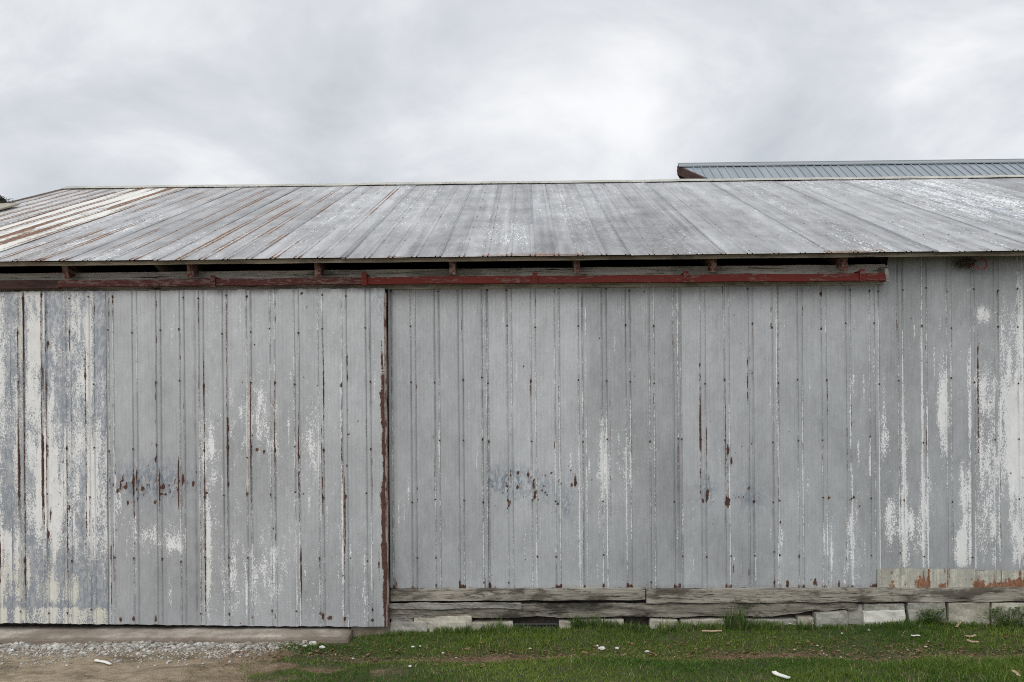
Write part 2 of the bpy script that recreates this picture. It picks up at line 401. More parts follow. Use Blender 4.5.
def wall_sheet(name, parent, px0, px1, pyt, pyb, yoff, d, rib_px, fields, screw_rows, rowstep=.022, buckle=.004, seed=1, topfn=None, mat=None):
    x0, x1 = WX(px0, d), WX(px1, d)
    rib0 = WX(rib_px, d)
    xs = cols(x0 - .012, x1 + .020, rib0)
    zt = WZ((px0 + px1) / 2, pyt[0], d) if not callable(pyt) else None
    nr = int(abs(pyb[0] - pyt[0]) * .01 / rowstep)
    t = np.linspace(0, 1, nr + 1)
    X, T = np.meshgrid(xs, t)
    ztop = WZ(px0, pyt[0], d) + (X - x0) / (x1 - x0) * (WZ(px1, pyt[1], d) - WZ(px0, pyt[0], d))
    zbot = WZ(px0, pyb[0], d) + (X - x0) / (x1 - x0) * (WZ(px1, pyb[1], d) - WZ(px0, pyb[0], d))
    ragged = .004 * snoise(X, X * 0, 40, 0, seed + 5)
    Z = zbot + T * (ztop - zbot) + ragged * ((T > .999) * 1.0 + (T < .001) * .8)
    if topfn is not None: Z = np.where(X < topfn[0], np.minimum(Z, topfn[1]), Z)
    h, u = profile(X, rib0)
    Y = yoff - h - .005 * (X - x0) / (x1 - x0) - buckle * (.5 + .5 * snoise(X, Z, 6, 2.2, seed)) * (1 - np.abs(h) * 40).clip(0, 1)
    V = np.stack([X, Y, Z], -1).reshape(-1, 3)
    ny, nx = X.shape
    idx = np.arange(nx * ny).reshape(ny, nx)
    Q = np.stack([idx[:-1, :-1], idx[:-1, 1:], idx[1:, 1:], idx[1:, :-1]], -1).reshape(-1, 4)
    A = dict(paint=np.zeros_like(X), rust=np.zeros_like(X), tone=np.zeros_like(X), cream=np.zeros_like(X), blue=np.zeros_like(X), dirt=np.zeros_like(X))
    # grime that sits in the crimps
    au = np.abs(u)
    A['dirt'] += (.20 * np.exp(-((au - .0325) / .005) ** 2) + .22 * np.exp(-((au - .0135) / .005) ** 2)) * (.6 + .6 * snoise(X, Z, 30, 1.2, seed + 9)).clip(0, 2)
    A['dirt'] += .07 * np.exp(-((au - .062) / .006) ** 2) + .05 * np.exp(-((au - .1) / .006) ** 2)
    A['paint'] += .62 * np.exp(-((au - .022) / .007) ** 2) * (.55 + .55 * snoise(X, Z, 20, 1.2, seed + 11))  # flaked paint along the crimps, also painting in their pale highlight lines
    A['tone'] += .05 * snoise(X, Z, 1.5, 1.2, seed + 2) + .022 * snoise(X, X * 0, 25, 0, seed + 3)
    pan = np.floor((X - rib0) / PITCH + .5) * 2 + (u > 0)
    A['tone'] += .05 * math.sin(seed * 2.7) + .030 * np.sin(pan * 12.9898 + seed) - .03 * (au < .016)
    fields(X, Z, u, A)
    crimp = np.exp(-((au - .022) / .007) ** 2)
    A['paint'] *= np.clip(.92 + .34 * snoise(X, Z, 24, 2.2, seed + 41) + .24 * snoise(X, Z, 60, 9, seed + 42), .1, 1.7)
    rr_ = np.random.default_rng(seed + 70)
    zlo, zhi = zbot.min(), max(ztop.max(), zbot.min() + .25)
    for _ in range(34):                                   # stray pinpricks
        r0 = rr_.uniform(.003, .006); A['rust'] += .62 * blob(X, Z, rr_.uniform(x0, x1), rr_.uniform(zlo, zhi), r0 + .004, r0 * 1.4 + .006)
    for _ in range(13 if d > DOORD + .01 else 20):        # dark runs that follow a crimp
        kk = rib0 + PITCH * round((rr_.uniform(x0, x1) - rib0) / PITCH) + rr_.choice((-1, 1)) * rr_.choice((.0145, .031))
        za = rr_.uniform(zlo, zhi - .2); ln_ = rr_.uniform(.05, .55)
        A['rust'] += rr_.uniform(.42, .62) * streak(X, Z, kk, za, za + ln_, .0055, .03) * (.8 + .4 * snoise(X * 0, Z, 0, 30, int(za * 999)))
    for _ in range(14):                                   # pale scratches and runs
        za = rr_.uniform(zlo, zhi - .2); A['paint'] += rr_.uniform(.35, .6) * streak(X, Z, rr_.uniform(x0, x1), za, za + rr_.uniform(.05, .4), .008, .04)
    # screws
    A['dirt'] = np.minimum(A['dirt'], .5)
    pts = []; r = random.Random(seed)
    k0 = math.ceil((x0 - rib0) / PITCH - .15)
    for k in range(k0, k0 + 6):
        c = rib0 + k * PITCH
        if c > x1 + .01: break
        for row in screw_rows:
            if r.random() < .30: continue
            zz_ = WZ(px0, row, d) + r.uniform(-.03, .03)
            if not (zbot.min() + .02 < zz_ < ztop.max() - .015): continue
            sx_ = c + r.choice((-1, 1)) * .023 + r.uniform(-.003, .003)
            if not x0 < sx_ < x1: continue
            fx = (sx_ - x0) / (x1 - x0)
            pts.append((sx_, yoff - .012 - .005 * fx, zz_))
            A['rust'] += .60 * blob(X, Z, sx_, zz_ - .006, .013, .020) * r.choice((1, .8, .5, .3))
            A['dirt'] += .5 * streak(X, Z, sx_, zz_ - r.uniform(.05, .3), zz_, .006)
            if r.random() < .4: A['rust'] += r.uniform(.38, .52) * streak(X, Z, sx_, zz_ - r.uniform(.05, .35), zz_, .007)
    SV, SF = screws_geo(pts, np.array([0., -1., 0.]))
    if SV:
        Q = np.vstack([Q, np.array(SF) + len(V)]); nq = len(SF)
        V = np.vstack([V, np.array(SV)])
        mi = np.zeros(len(Q), int); mi[-nq:] = 1
    else: mi = np.zeros(len(Q), int)
    me = mesh_np(name, V, Q, matidx=mi)
    for k, a in A.items():
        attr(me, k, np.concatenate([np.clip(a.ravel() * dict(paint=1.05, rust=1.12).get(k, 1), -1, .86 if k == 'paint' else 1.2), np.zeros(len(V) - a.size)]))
    return link(name, me, [mat or sheet_wall, screw_mat], parent)

# ------------------------------------------------------------------ the barn
barn = empty('metal_barn', (0, 0, 0))
tag(barn, 'long low barn of weathered galvanised sheets with rusty sliding door and gable roof', 'barn')
SL = 1 / 3.0                      # roof slope
ang = math.atan(SL)
XL, XR = -7.15 - .22, 13.0              # gable ends
EAVE_Y = -0.32
EAVE_Z = WZ(512, 256.4, D + EAVE_Y)
RIDGE_Y = 5.45
RIDGE_Z = EAVE_Z + (RIDGE_Y - EAVE_Y) * SL

# wall shell: side, rear and inner lining
bm = bmesh.new()
zt = WZ(512, 290)
box_bm(bm, XL + .35, XR - .3, .07, .12, -.1, zt)
box_bm(bm, WX(884), XR - .3, .06, .115, zt, RIDGE_Z - (RIDGE_Y - .1) * SL - .14)
box_bm(bm, XL + .35, XR - .3, 2 * RIDGE_Y - .12, 2 * RIDGE_Y - .07, -.1, RIDGE_Z - (RIDGE_Y - .1) * SL - .12)
for xg in (XL + .35, XR - .35):
    pts = [(.125, -.1), (2 * RIDGE_Y - .125, -.1), (2 * RIDGE_Y - .125, EAVE_Z - .0), (RIDGE_Y, RIDGE_Z - .14), (.125, EAVE_Z - .0)]
    a = [bm.verts.new((xg, y, z)) for y, z in pts]; b = [bm.verts.new((xg + .05, y, z)) for y, z in pts]
    bm.faces.new(a); bm.faces.new(b[::-1])
    for i in range(5): bm.faces.new((a[i], b[i], b[(i + 1) % 5], a[(i + 1) % 5]))
wall = bm_obj('wall', bm, wood_dark, barn)

# ---- sheets of the right hand wall
ROWS = (291, 326, 381, 440, 500, 555, 584)
def base_rust(X, Z, u, A, zb, amt=.5, seed=3):
    A['rust'] += amt * np.exp(-((Z - zb) / .035) ** 2) * (np.abs(u) < .04) * (.7 + .6 * snoise(X, Z, 25, 0, seed))
    A['dirt'] += .35 * np.exp(-((Z - zb) / .02) ** 2)
ZB = WZ(600, 587.5)
def P(px, d=D): return WX(px, d)
def H(py, px=512, d=D): return WZ(px, py, d)
def f_plain(seed, tone=0.0, extra=None):
    def f(X, Z, u, A):
        A['tone'] += tone
        # top of the sheet warmer and paler, foot cooler
        A['blue'] += .04
        A['paint'] += .05 + .10 * np.clip(snoise(X, Z, 5, 1.2, seed + 31), 0, 1)
        A['dirt'] += .30 * np.exp(-((Z - H(284.5)) / .02) ** 2)
        base_rust(X, Z, u, A, ZB, .62, seed)
        if extra: extra(X, Z, u, A)
    return f
def ex_E(X, Z, u, A):      # door's shadow painted on as a dark strip, a few stray marks
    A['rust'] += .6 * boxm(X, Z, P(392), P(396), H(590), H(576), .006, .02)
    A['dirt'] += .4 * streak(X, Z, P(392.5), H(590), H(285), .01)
def mark_cluster(X, Z, A, lst, amp=.85):
    for (px, py, rx, ry) in lst:
        rq = random.Random(int(px * 7 + py))
        for _ in range(7):
            A['rust'] += rq.uniform(.55, .75) * blob(X, Z, P(px + rq.gauss(0, 9)), H(py + rq.gauss(0, 8), px), .006, rq.uniform(.006, .016))
        A['rust'] += amp * blob(X, Z, P(px), H(py, px), rx * .0105 + .004, ry * .0125 + .004)
def ex_F(X, Z, u, A):
    mark_cluster(X, Z, A, [(481, 492, 1.6, 2), (484, 510, 1, 1), (510, 475, .6, 2.5), (517.5, 473, 1.3, 2.2), (517, 487, 1.2, 2.4), (528, 475, 1, 4.5), (533, 484, .9, 5), (534, 496, 1.1, 3.5),
                           (509, 503, 1.3, 2), (545, 476, .9, .9), (551, 473, .7, .7), (541, 490, .8, .8), (558, 481, .8, 2), (570, 470, .9, .9), (574.5, 480, 1, 5), (571, 485, 1, 1.4), (557, 504, 1, 1),
                           (502, 493, .7, .8), (505, 485, .8, .9), (485, 497, .9, .7), (485, 520, .8, 3), (546, 495, .7, .8)])
    A['blue'] += 1.2 * blob(X, Z, P(500), H(480), .30, .12) + .9 * blob(X, Z, P(566), H(506), .07, .12) + .4 * blob(X, Z, P(540), H(490), .3, .12)
    mark_cluster(X, Z, A, [(466, 582, 1.2, 4), (474, 584, 1, 3), (484, 583, .7, 5), (488, 585, .7, 3), (470, 586, 2, 1.5)])
def ex_G(X, Z, u, A):
    # flaked white crimp down the seam
    A['paint'] += .85 * streak(X, Z, P(581), H(590), H(392), .012) + .55 * streak(X, Z, P(586), H(590), H(300), .006)
    A['paint'] += .26 * blob(X, Z, P(601), H(445), .05, .5) + .20 * blob(X, Z, P(620), H(470), .3, .5)
    A['rust'] += .48 * streak(X, Z, P(610), H(540), H(380), .006) + .5 * streak(X, Z, P(601), H(440), H(395), .006) + .5 * streak(X, Z, P(658), H(460), H(410), .005)
    A['rust'] += .4 * streak(X, Z, P(586), H(520), H(430), .006)
    A['tone'] -= .03
def ex_H(X, Z, u, A):
    for (px, a, b, v) in [(700, 425, 360, .55), (700, 448, 410, .7), (725, 500, 380, .55), (727, 505, 440, .6), (732, 375, 320, .42), (750, 400, 330, .45), (706, 480, 440, .45), (708, 500, 470, .75)]:
        A['rust'] += v * streak(X, Z, P(px), H(a), H(b), .007)
    mark_cluster(X, Z, A, [(706, 495, 1.2, 5), (702, 502, .8, 2), (727, 502, 1.8, 4), (731, 460, .9, 3), (728, 450, .8, 3), (751, 443, .9, 1.3), (738, 497, .8, .9), (732, 570, .6, 4), (748, 488, .8, .9), (753, 502, .7, 1)])
    A['blue'] += .9 * blob(X, Z, P(706), H(490), .08, .14) + .8 * blob(X, Z, P(750), H(500), .14, .12)
    A['paint'] += .35 * streak(X, Z, P(692), H(580), H(480), .01) + .5 * streak(X, Z, P(729), H(590), H(500), .006) + .4 * streak(X, Z, P(754), H(590), H(490), .007)
def ex_I(X, Z, u, A):
    mark_cluster(X, Z, A, [(774, 490, 1.1, 6), (776, 500, .8, 5), (779, 523, .8, 1.2), (828, 497, 1.2, 1.8), (853, 497, .8, 1.4), (813, 583, 2.2, 3), (786, 584, 1.4, 3.5), (837, 584, 1.0, 3)])
    A['paint'] += .75 * streak(X, Z, P(778), H(590), H(430), .008) + .55 * streak(X, Z, P(851), H(590), H(455), .010) + .4 * streak(X, Z, P(830), H(590), H(520), .010)
    A['paint'] += .22 * blob(X, Z, P(855), H(540), .25, .4)
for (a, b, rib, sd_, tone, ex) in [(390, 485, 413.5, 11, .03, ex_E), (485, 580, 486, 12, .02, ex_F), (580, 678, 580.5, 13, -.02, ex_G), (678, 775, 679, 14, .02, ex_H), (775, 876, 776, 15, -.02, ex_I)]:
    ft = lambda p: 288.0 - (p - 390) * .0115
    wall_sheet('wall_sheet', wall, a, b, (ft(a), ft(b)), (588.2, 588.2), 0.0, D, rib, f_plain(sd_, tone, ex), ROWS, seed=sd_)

# the two sheets right of the opening run up to the eave
def white_right(X, Z, u, A, K=False):
    z1 = H(360, 900); z0 = H(568, 900)
    A['tone'] += -.05
    band = boxm(X, Z, -9, 99, z0, 9, .1, .012)
    A['paint'] += .10 * band
    A['tone'] -= .10 * blob(X, Z, P(960), H(262), .2, .1)
    A['dirt'] += .25 * blob(X, Z, P(962), H(268), .12, .12)
    A['paint'] -= .2 * blob(X, Z, P(890), H(290), .3, .3)
    A['paint'] += .75 * streak(X, Z, P(877.5), z0, H(295), .013, .1)
    A['paint'] += (.70 * blob(X, Z, P(886), H(440), .05, .20) + .80 * blob(X, Z, P(889), H(520), .06, .30) + .6 * streak(X, Z, P(903), z0, H(420), .03, .1)
                   + .66 * blob(X, Z, P(912), H(530), .10, .34) + .40 * blob(X, Z, P(884), H(400), .02, .3) + .5 * streak(X, Z, P(922), z0, H(330), .011, .1)) * band
    A['paint'] += (.78 * blob(X, Z, P(943), H(410), .05, .38) + .55 * blob(X, Z, P(926), H(500), .08, .26) + .6 * blob(X, Z, P(959), H(560), .06, .25) + .35 * blob(X, Z, P(958), H(400), .035, .3)) * band
    A['paint'] += (.55 * streak(X, Z, P(969), z0, H(290), .012, .1) + .60 * blob(X, Z, P(963), H(500), .05, .4)) * band
    if K:
        A['paint'] += (.62 * blob(X, Z, P(985), H(318), .11, .10) + .45 * boxm(X, Z, P(975), P(996), z0, H(370), .04, .12) + .42 * boxm(X, Z, P(1002), P(1060), z0, H(300), .03, .2)
                       + .2 * blob(X, Z, P(1012), H(420), .10, .6) + .02) * band
        A['rust'] += .60 * streak(X, Z, P(978), H(470), H(330), .013, .1)
    A['cream'] += .25 * boxm(X, Z, -9, 99, 0, H(555), 1, .1)
    A['rust'] += .55 * blob(X, Z, P(923), H(283 + 170), .02, .04)
def skirt_fields(X, Z, u, A):
    A['cream'] += .6; A['paint'] *= 0; A['paint'] += .32 + .1 * snoise(X, Z, 8, 6, 9)
    A['dirt'] *= .55
    for (px, rx, hgt, v) in [(889, .04, .07, .70), (918, .06, .12, .9), (926, .02, .10, .8), (940, .05, .05, .72), (1000, .32, .06, .72), (975, .06, .10, .55), (1015, .1, .09, .4)]:
        A['rust'] += v * blob(X, Z, P(px), ZB, rx, hgt)
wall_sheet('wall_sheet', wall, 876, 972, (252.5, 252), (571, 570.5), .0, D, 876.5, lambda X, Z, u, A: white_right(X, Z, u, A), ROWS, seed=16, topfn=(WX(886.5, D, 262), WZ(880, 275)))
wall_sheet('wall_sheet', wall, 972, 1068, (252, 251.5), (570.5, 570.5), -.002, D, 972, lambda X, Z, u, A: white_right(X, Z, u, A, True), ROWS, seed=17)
wall_sheet('wall_sheet', wall, 876, 970, (568, 568), (588, 587.5), -.022, D, 900, skirt_fields, (), seed=18, mat=sheet_skirt)
wall_sheet('wall_sheet', wall, 971, 1068, (569.5, 569), (587.5, 587.5), -.024, D, 995, skirt_fields, (), seed=19, mat=sheet_skirt)
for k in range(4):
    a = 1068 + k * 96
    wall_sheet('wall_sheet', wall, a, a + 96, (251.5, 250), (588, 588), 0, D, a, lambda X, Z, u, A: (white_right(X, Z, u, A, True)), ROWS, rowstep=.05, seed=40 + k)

# ---- header board, sill, lower timbers, foundation
def hb(px): return H(0, px)
header = board('header_board', WX(-160), WX(884.5), -.05, .058, WZ(360, 289.5, D - .05), WZ(360, 269.6, D - .05), wood_header, barn, n=60, jit=.004, drop=0.0)
sill1 = board('sill_beam', WX(389.5), WX(643), -.055, .05, WZ(512, 600.5, D - .05), WZ(512, 588.8, D - .05), wood_sill, barn, n=60, jit=.006, freq=5)
sill2 = board('sill_beam', WX(644), WX(1250), -.062, .05, WZ(834, 602, D - .05), WZ(834, 588.3, D - .05), wood_sill, barn, n=120, jit=.006, freq=5, seed=3)
# rotten lower timber, tapering to a ragged end at the right
def ragged_beam(name, x0, x1, zt_, zb_, y0, y1, mat, taper, seed, n=110):
    bm = bmesh.new(); box_bm(bm, x0, x1, y0, y1, zb_, zt_, bevel=.008); slices(bm, 0, x0, x1, n); slices(bm, 2, zb_, zt_, 3)
    for v in bm.verts:
        t = (v.co.x - x0) / (x1 - x0); q = (v.co.z - zb_) / (zt_ - zb_)
        v.co.y += .010 * hash3(Vector((v.co.x + seed, v.co.z * 9, 0)), 4) + .005 * hash3(Vector((v.co.x * 5 + seed, v.co.z * 30, 0)), 5)
        v.co.z += .007 * hash3(Vector((v.co.x + seed, 1, v.co.z)), 5) + .004 * hash3(Vector((v.co.x, 2, v.co.z)), 21)
        tp = max(0, (t - .80) / .20) if taper else 0
        v.co.z += tp ** 1.1 * taper * (1 - q) + tp * (1 - q) * .012 * math.sin(v.co.x * 23)
        if q < .2: v.co.z += .006 * math.sin(v.co.x * 7 + seed)
    return bm_obj(name, bm, mat, barn)
ragged_beam('lower_timber', WX(388), WX(855), WZ(512, 603.6, D - .03), WZ(512, 617.5, D - .03), -.045, .05, wood_low, .085, 1)
ragged_beam('lower_timber', WX(388), WX(520), WZ(440, 602.5, D - .06), WZ(440, 609.5, D - .06), -.062, -.044, wood_grey, 0, 5, 40)

def block(px0, px1, py0, py1, mat, yf=-.03, skew=0.0, seed=0.0, below=.08, tilt=0.0):
    d = D + yf
    x0, x1 = WX(px0, d), WX(px1, d); mid = (px0 + px1) / 2
    z1 = WZ(mid, py0, d); z0 = WZ(mid, py1, d) - below
    bm = bmesh.new(); box_bm(bm, x0, x1, yf, .065, z0, z1, bevel=.012)
    slices(bm, 0, x0, x1, 10); slices(bm, 2, z0, z1, 4)
    for v in bm.verts:
        p = v.co.copy()
        q = (p.z - z0) / (z1 - z0)
        v.co.x += skew * (1 - q)
        v.co.z += tilt * (p.x - x0) / (x1 - x0) * q
        if p.y < .03: v.co.y += .011 * hash3(p + Vector((seed, 0, seed)), 12) + .006 * math.sin(seed * 3) * (p.x - x0) / (x1 - x0)
        v.co.z += .010 * math.sin(seed * 5) * (p.x - x0) / (x1 - x0) * q
        v.co.z += .005 * hash3(p + Vector((0, seed, 0)), 15) * q
        v.co.x += .004 * hash3(p + Vector((0, 0, seed)), 13)
    return bm_obj('foundation_block', bm, mat, barn)
# px0 px1 py0 py1 material front skew
BL = [(389, 411, 616, 621.5, wood_grey, -.035, 0), (412, 470, 616.5, 621.5, conc_b, -.045, 0), (388, 425.5, 621.8, 632, conc_a, -.06, 0), (427, 464, 621.8, 633, conc_b, -.07, 0),
      (466, 511, 622.5, 634, conc_c, -.05, 0), (557, 574, 621, 632, conc_c, -.055, 0), (575, 602, 620, 632, conc_a, -.035, 0), (603, 622, 620, 632, conc_c, -.05, 0), (648, 676, 619.5, 631, conc_b, -.055, 0),
      (679, 724, 620, 630, conc_c, -.06, 0), (726, 795, 619.5, 629, conc_a, -.04, 0), (796, 812, 617, 628, conc_c, -.05, 0), (814, 846, 613.5, 626, conc_a, -.075, 0)]
for i, (a, b, c, dd, mt, yf, sk) in enumerate(BL):
    block(a, b, c, dd, mt, yf, sk, i * 1.7, tilt=.012 if i == 12 else 0.0)
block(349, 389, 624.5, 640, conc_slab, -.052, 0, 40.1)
block(846, 861, 604, 624, conc_a, -.012, 0, 33.3)
# the upright row under the right half: grey stone with a limewashed foot, grey, grey, pale
block(862, 903.5, 604, 611, conc_a, -.045, .004, 3.1, below=0)
block(861.5, 903.5, 611.4, 624, conc_lime, -.062, .012, 4.2)
block(905.5, 943, 602.5, 622, conc_a, -.05, .03, 5.3)
block(947, 988, 602.8, 622, conc_c, -.045, -.004, 6.4)
block(990, 1034, 602.6, 620, conc_b, -.05, 0, 7.5)
for k in range(5): block(1036 + k * 42, 1076 + k * 42, 603, 620, (conc_a, conc_c, conc_b)[k % 3], -.05, 0, 8 + k)
# cellar vent grille between the blocks
vent_d = D - .03
bm = bmesh.new()
vx0, vx1, vz0, vz1 = WX(512, vent_d), WX(555, vent_d), WZ(533, 632, vent_d), WZ(533, 623.5, vent_d)
box_bm(bm, vx0, vx1, -.02, .0, vz0, vz1)
vent = bm_obj('vent', bm, gap_mat, barn)
bm = bmesh.new()
for k in range(14):
    x = vx0 + (vx1 - vx0) * (k + .5) / 14
    box_bm(bm, x - .004, x + .004, -.032, -.021, vz0 + .012, vz1 - .012)
box_bm(bm, vx0 - .004, vx1 + .004, -.036, -.0205, vz1 - .011, vz1 + .002)
box_bm(bm, vx0 - .004, vx1 + .004, -.036, -.0205, vz0 - .002, vz0 + .011)
for a_ in (vx0 - .006, vx1 - .004): box_bm(bm, a_, a_ + .010, -.038, -.0215, vz0, vz1)
bm_obj('grille', bm, plain('dark_iron_grille', (.05, .055, .05), .7), vent)

# ---- concrete footing left
bm = bmesh.new()
fx0, fx1 = XL - .2, WX(347, 8.75)
fz1 = WZ(180, 630.5, 8.86)
box_bm(bm, fx0, fx1, -.36, .06, -.2, fz1, bevel=.035); slices(bm, 0, fx0, fx1, 90)
for v in bm.verts:
    p = v.co.copy(); t = (p.x - fx0) / (fx1 - fx0)
    if p.z > 0:
        v.co.z += .006 * hash3(p, 3) + .003 * hash3(p, 11) - .012 * max(0, (t - .5)) 
    if p.y < -.2:
        v.co.y += .012 * hash3(p, 3.5) + .005 * hash3(p, 14)
        e = max(0, (p.x - (fx1 - .55)) / .55); v.co.y += .10 * e ** 2; v.co.z -= .03 * e ** 3
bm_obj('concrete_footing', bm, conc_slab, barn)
# ---- sliding door
DD = D - .115
door_px0, door_px1 = -170, 388
bm = bmesh.new()
dzt, dzb = WZ(200, 290.5, DD), WZ(200, 622, DD)
for (a, b, c, d_) in [(-170, 386.5, 291.5, 303), (-170, 386.5, 610, 622.0), (-170, 386.5, 448, 460)]:
    box_bm(bm, WX(a, DD), WX(b, DD), -.092, -.055, WZ(120, d_, DD), WZ(120, c, DD))
for a in (-168, 8, 196, 376.5):
    box_bm(bm, WX(a, DD), WX(a + 10, DD), -.0905, -.057, WZ(200, 611, DD), WZ(200, 300, DD))
door = bm_obj('sliding_door', bm, wood_dark, barn); door['label'] = 'tall sliding door of mixed white and grey metal sheets'
def fA(X, Z, u, A):     # white sheet, paint flaking to blue grey
    d = DD; x = lambda p: WX(p, d); h = lambda p: WZ(50, p, d)
    up = boxm(X, Z, -99, 99, h(548), 9, 1, .12)
    A['paint'] += (.74 + .24 * snoise(X, Z, 9, .8, 71)) * up
    A['paint'] -= .50 * boxm(X, Z, x(3), x(12), h(560), h(280), .02, .1) * up * (.7 + .5 * snoise(X, Z, 4, 2, 72)) + .36 * boxm(X, Z, x(62), x(84), h(560), h(350), .03, .1) * up + .36 * boxm(X, Z, x(90), x(103), h(560), h(290), .02, .1) * up
    A['paint'] += .35 * boxm(X, Z, x(24), x(58), h(520), h(285), .03, .1)
    A['blue'] += .75
    A['paint'] += .12 * (1 - up)
    A['paint'] += .55 * boxm(X, Z, x(45), x(103), h(604), h(575), .08, .03) * (.8 + .6 * snoise(X, Z, 7, 5, 73)) + .55 * boxm(X, Z, x(-99), x(20), h(604), h(530), .1, .03)
    A['cream'] += .15 + .6 * boxm(X, Z, -99, 99, -1, h(560), 1, .05)
    A['paint'] += .55 * boxm(X, Z, -99, 99, -1, h(608), 1, .005); A['tone'] -= .12 * boxm(X, Z, -99, 99, -1, h(608), 1, .005)
    A['cream'] += .8 * streak(X, Z, x(20.5), h(600), h(285), .012)
    for (px, a, b, v, wd) in [(17, 520, 286, .62, .009), (23.5, 620, 286, .55, .008), (41, 530, 286, .68, .009), (45.5, 570, 286, .66, .008), (62.5, 620, 286, .42, .007), (85, 560, 330, .58, .008), (88, 520, 290, .45, .006),
                              (18, 500, 440, .8, .012), (42, 500, 440, .8, .011), (66, 600, 440, .5, .008)]:
        A['rust'] += v * streak(X, Z, x(px), h(a), h(b), wd, .1)
        A['dirt'] += .5 * streak(X, Z, x(px), h(a + 30), h(b), wd * .7, .1)
    for (px, py, rx, ry) in [(48, 345, 1.4, 6), (49, 515, 1.6, 9), (28, 330, 1, 3), (32, 405, .8, 2), (47, 535, 1, 5), (68, 508, 1.2, 5), (103, 449, 1.3, 1.3), (18, 470, 1, 8), (85, 376, 1.5, 2), (52, 550, 1.6, 1.4)]:
        A['rust'] += .8 * blob(X, Z, x(px), h(py), rx * .01, ry * .01)
    A['dirt'] += .3 * boxm(X, Z, x(103.2), 9, -1, 9, .003, 1)
def fB(X, Z, u, A):
    d = DD; x = lambda p: WX(p, d); h = lambda p: WZ(150, p, d)
    A['tone'] += -.03; A['paint'] += .02
    for (px, py, rx, ry) in [(119, 485, .8, 5), (122, 477, 1, 2), (124.5, 487, 1.4, 2.4), (116, 491, 1, 1), (132, 483, .8, 5), (135, 476, .7, 4), (141.5, 489, .9, 3), (146.5, 475, .7, 1.6), (162, 487, 2.2, 2.2), (164, 495, 1.1, 1.2),
                             (170, 474, .9, 1), (182, 480, 1.2, 3), (192, 484, 1.2, 2.4), (126, 503, 1, 2), (153, 503, .9, 2), (165, 467, .7, 1), (148, 480, .7, 1), (160, 494, 1, 1), (154, 460, .7, 2), (169, 492, .8, 1.6), (130, 502, .8, .8), (118, 620, 1.5, 2), (131, 619, 1.5, 2), (153, 619, 1, 3)]:
        A['rust'] += .92 * blob(X, Z, x(px), h(py), rx * .010 + .004, ry * .013 + .004)
    rq = random.Random(5)
    for _ in range(110):
        A['rust'] += rq.uniform(.55, .8) * blob(X, Z, x(rq.gauss(150, 30)), h(rq.gauss(486, 12)), .006, rq.choice((.006, .008, .02)))
    for _ in range(9):
        q = rq.choice((111, 115.5, 130, 135, 153, 158, 177, 181.5)); A['rust'] += .6 * streak(X, Z, x(q), h(rq.uniform(495, 520)), h(rq.uniform(455, 480)), .006, .03)
    A['blue'] += 1.2 * blob(X, Z, x(150), h(482), .44, .20); A['dirt'] += .22 * blob(X, Z, x(135), h(488), .3, .10)
    A['paint'] += .42 * blob(X, Z, x(118), h(500), .06, .25) + .45 * blob(X, Z, x(162), h(484), .07, .13) + .30 * blob(X, Z, x(155), h(535), .3, .2) + .42 * blob(X, Z, x(175), h(545), .12, .08) + .35 * streak(X, Z, x(133), h(600), h(500), .02)
    for (px, a, b, v) in [(111.5, 620, 470, .50), (108, 520, 460, .45), (132, 500, 455, .6), (155, 510, 450, .5), (174, 600, 470, .38)]:
        A['rust'] += v * streak(X, Z, x(px), h(a), h(b), .007, .08)
    A['dirt'] += .5 * streak(X, Z, x(195), h(620), h(286), .008) + .35 * blob(X, Z, x(152), h(288), .05, .06)
def fC(X, Z, u, A):
    d = DD; x = lambda p: WX(p, d); h = lambda p: WZ(240, p, d)
    A['tone'] += .02; A['paint'] += .18
    A['paint'] += .75 * blob(X, Z, x(259), h(415), .07, .35) + .35 * blob(X, Z, x(240), h(420), .1, .3) + .45 * blob(X, Z, x(208), h(445), .06, .28) + .55 * streak(X, Z, x(206.5), h(620), h(500), .030, .1) + .4 * blob(X, Z, x(270), h(440), .06, .3)
    A['paint'] += .30 * blob(X, Z, x(250), h(570), .2, .3) + .35 * blob(X, Z, x(275), h(560), .1, .4)
    A['cream'] += .6 * blob(X, Z, x(205), h(590), .1, .4) + .5 * streak(X, Z, x(249), h(500), h(360), .02)
    for (px, a, b, v) in [(198, 440, 360, .62), (203.5, 620, 350, .66), (199, 620, 500, .5), (226.5, 600, 310, .56), (227, 480, 430, .7), (245, 500, 380, .45), (250, 520, 370, .80), (250, 470, 440, .6), (274, 560, 380, .58), (272, 470, 350, .35), (221, 470, 440, .4), (246, 545, 500, .45), (290, 560, 430, .3)]:
        A['rust'] += v * streak(X, Z, x(px), h(a), h(b), .0075, .08)
    for (px, py, rx, ry) in [(197, 366, 1, 2.5), (247, 297, 1.6, 1.8), (252, 300, .8, 1.2), (245, 348, .8, 1.5), (252, 435, 1.2, 1.2), (206, 493, 1.6, .9), (214, 494, 1.4, .8), (263, 452, 1.6, 2), (256, 450, 2.2, 2), (272, 529, 1, 1.4), (273, 617, 1.4, 2.4), (250, 618, 1, 2)]:
        A['rust'] += .8 * blob(X, Z, x(px), h(py), rx * .01 + .002, ry * .01 + .002)
    A['dirt'] += .7 * boxm(X, Z, -99, 99, h(293.5), 9, 1, .008) * (snoise(X, Z, 30, 0, 5) > -.3)
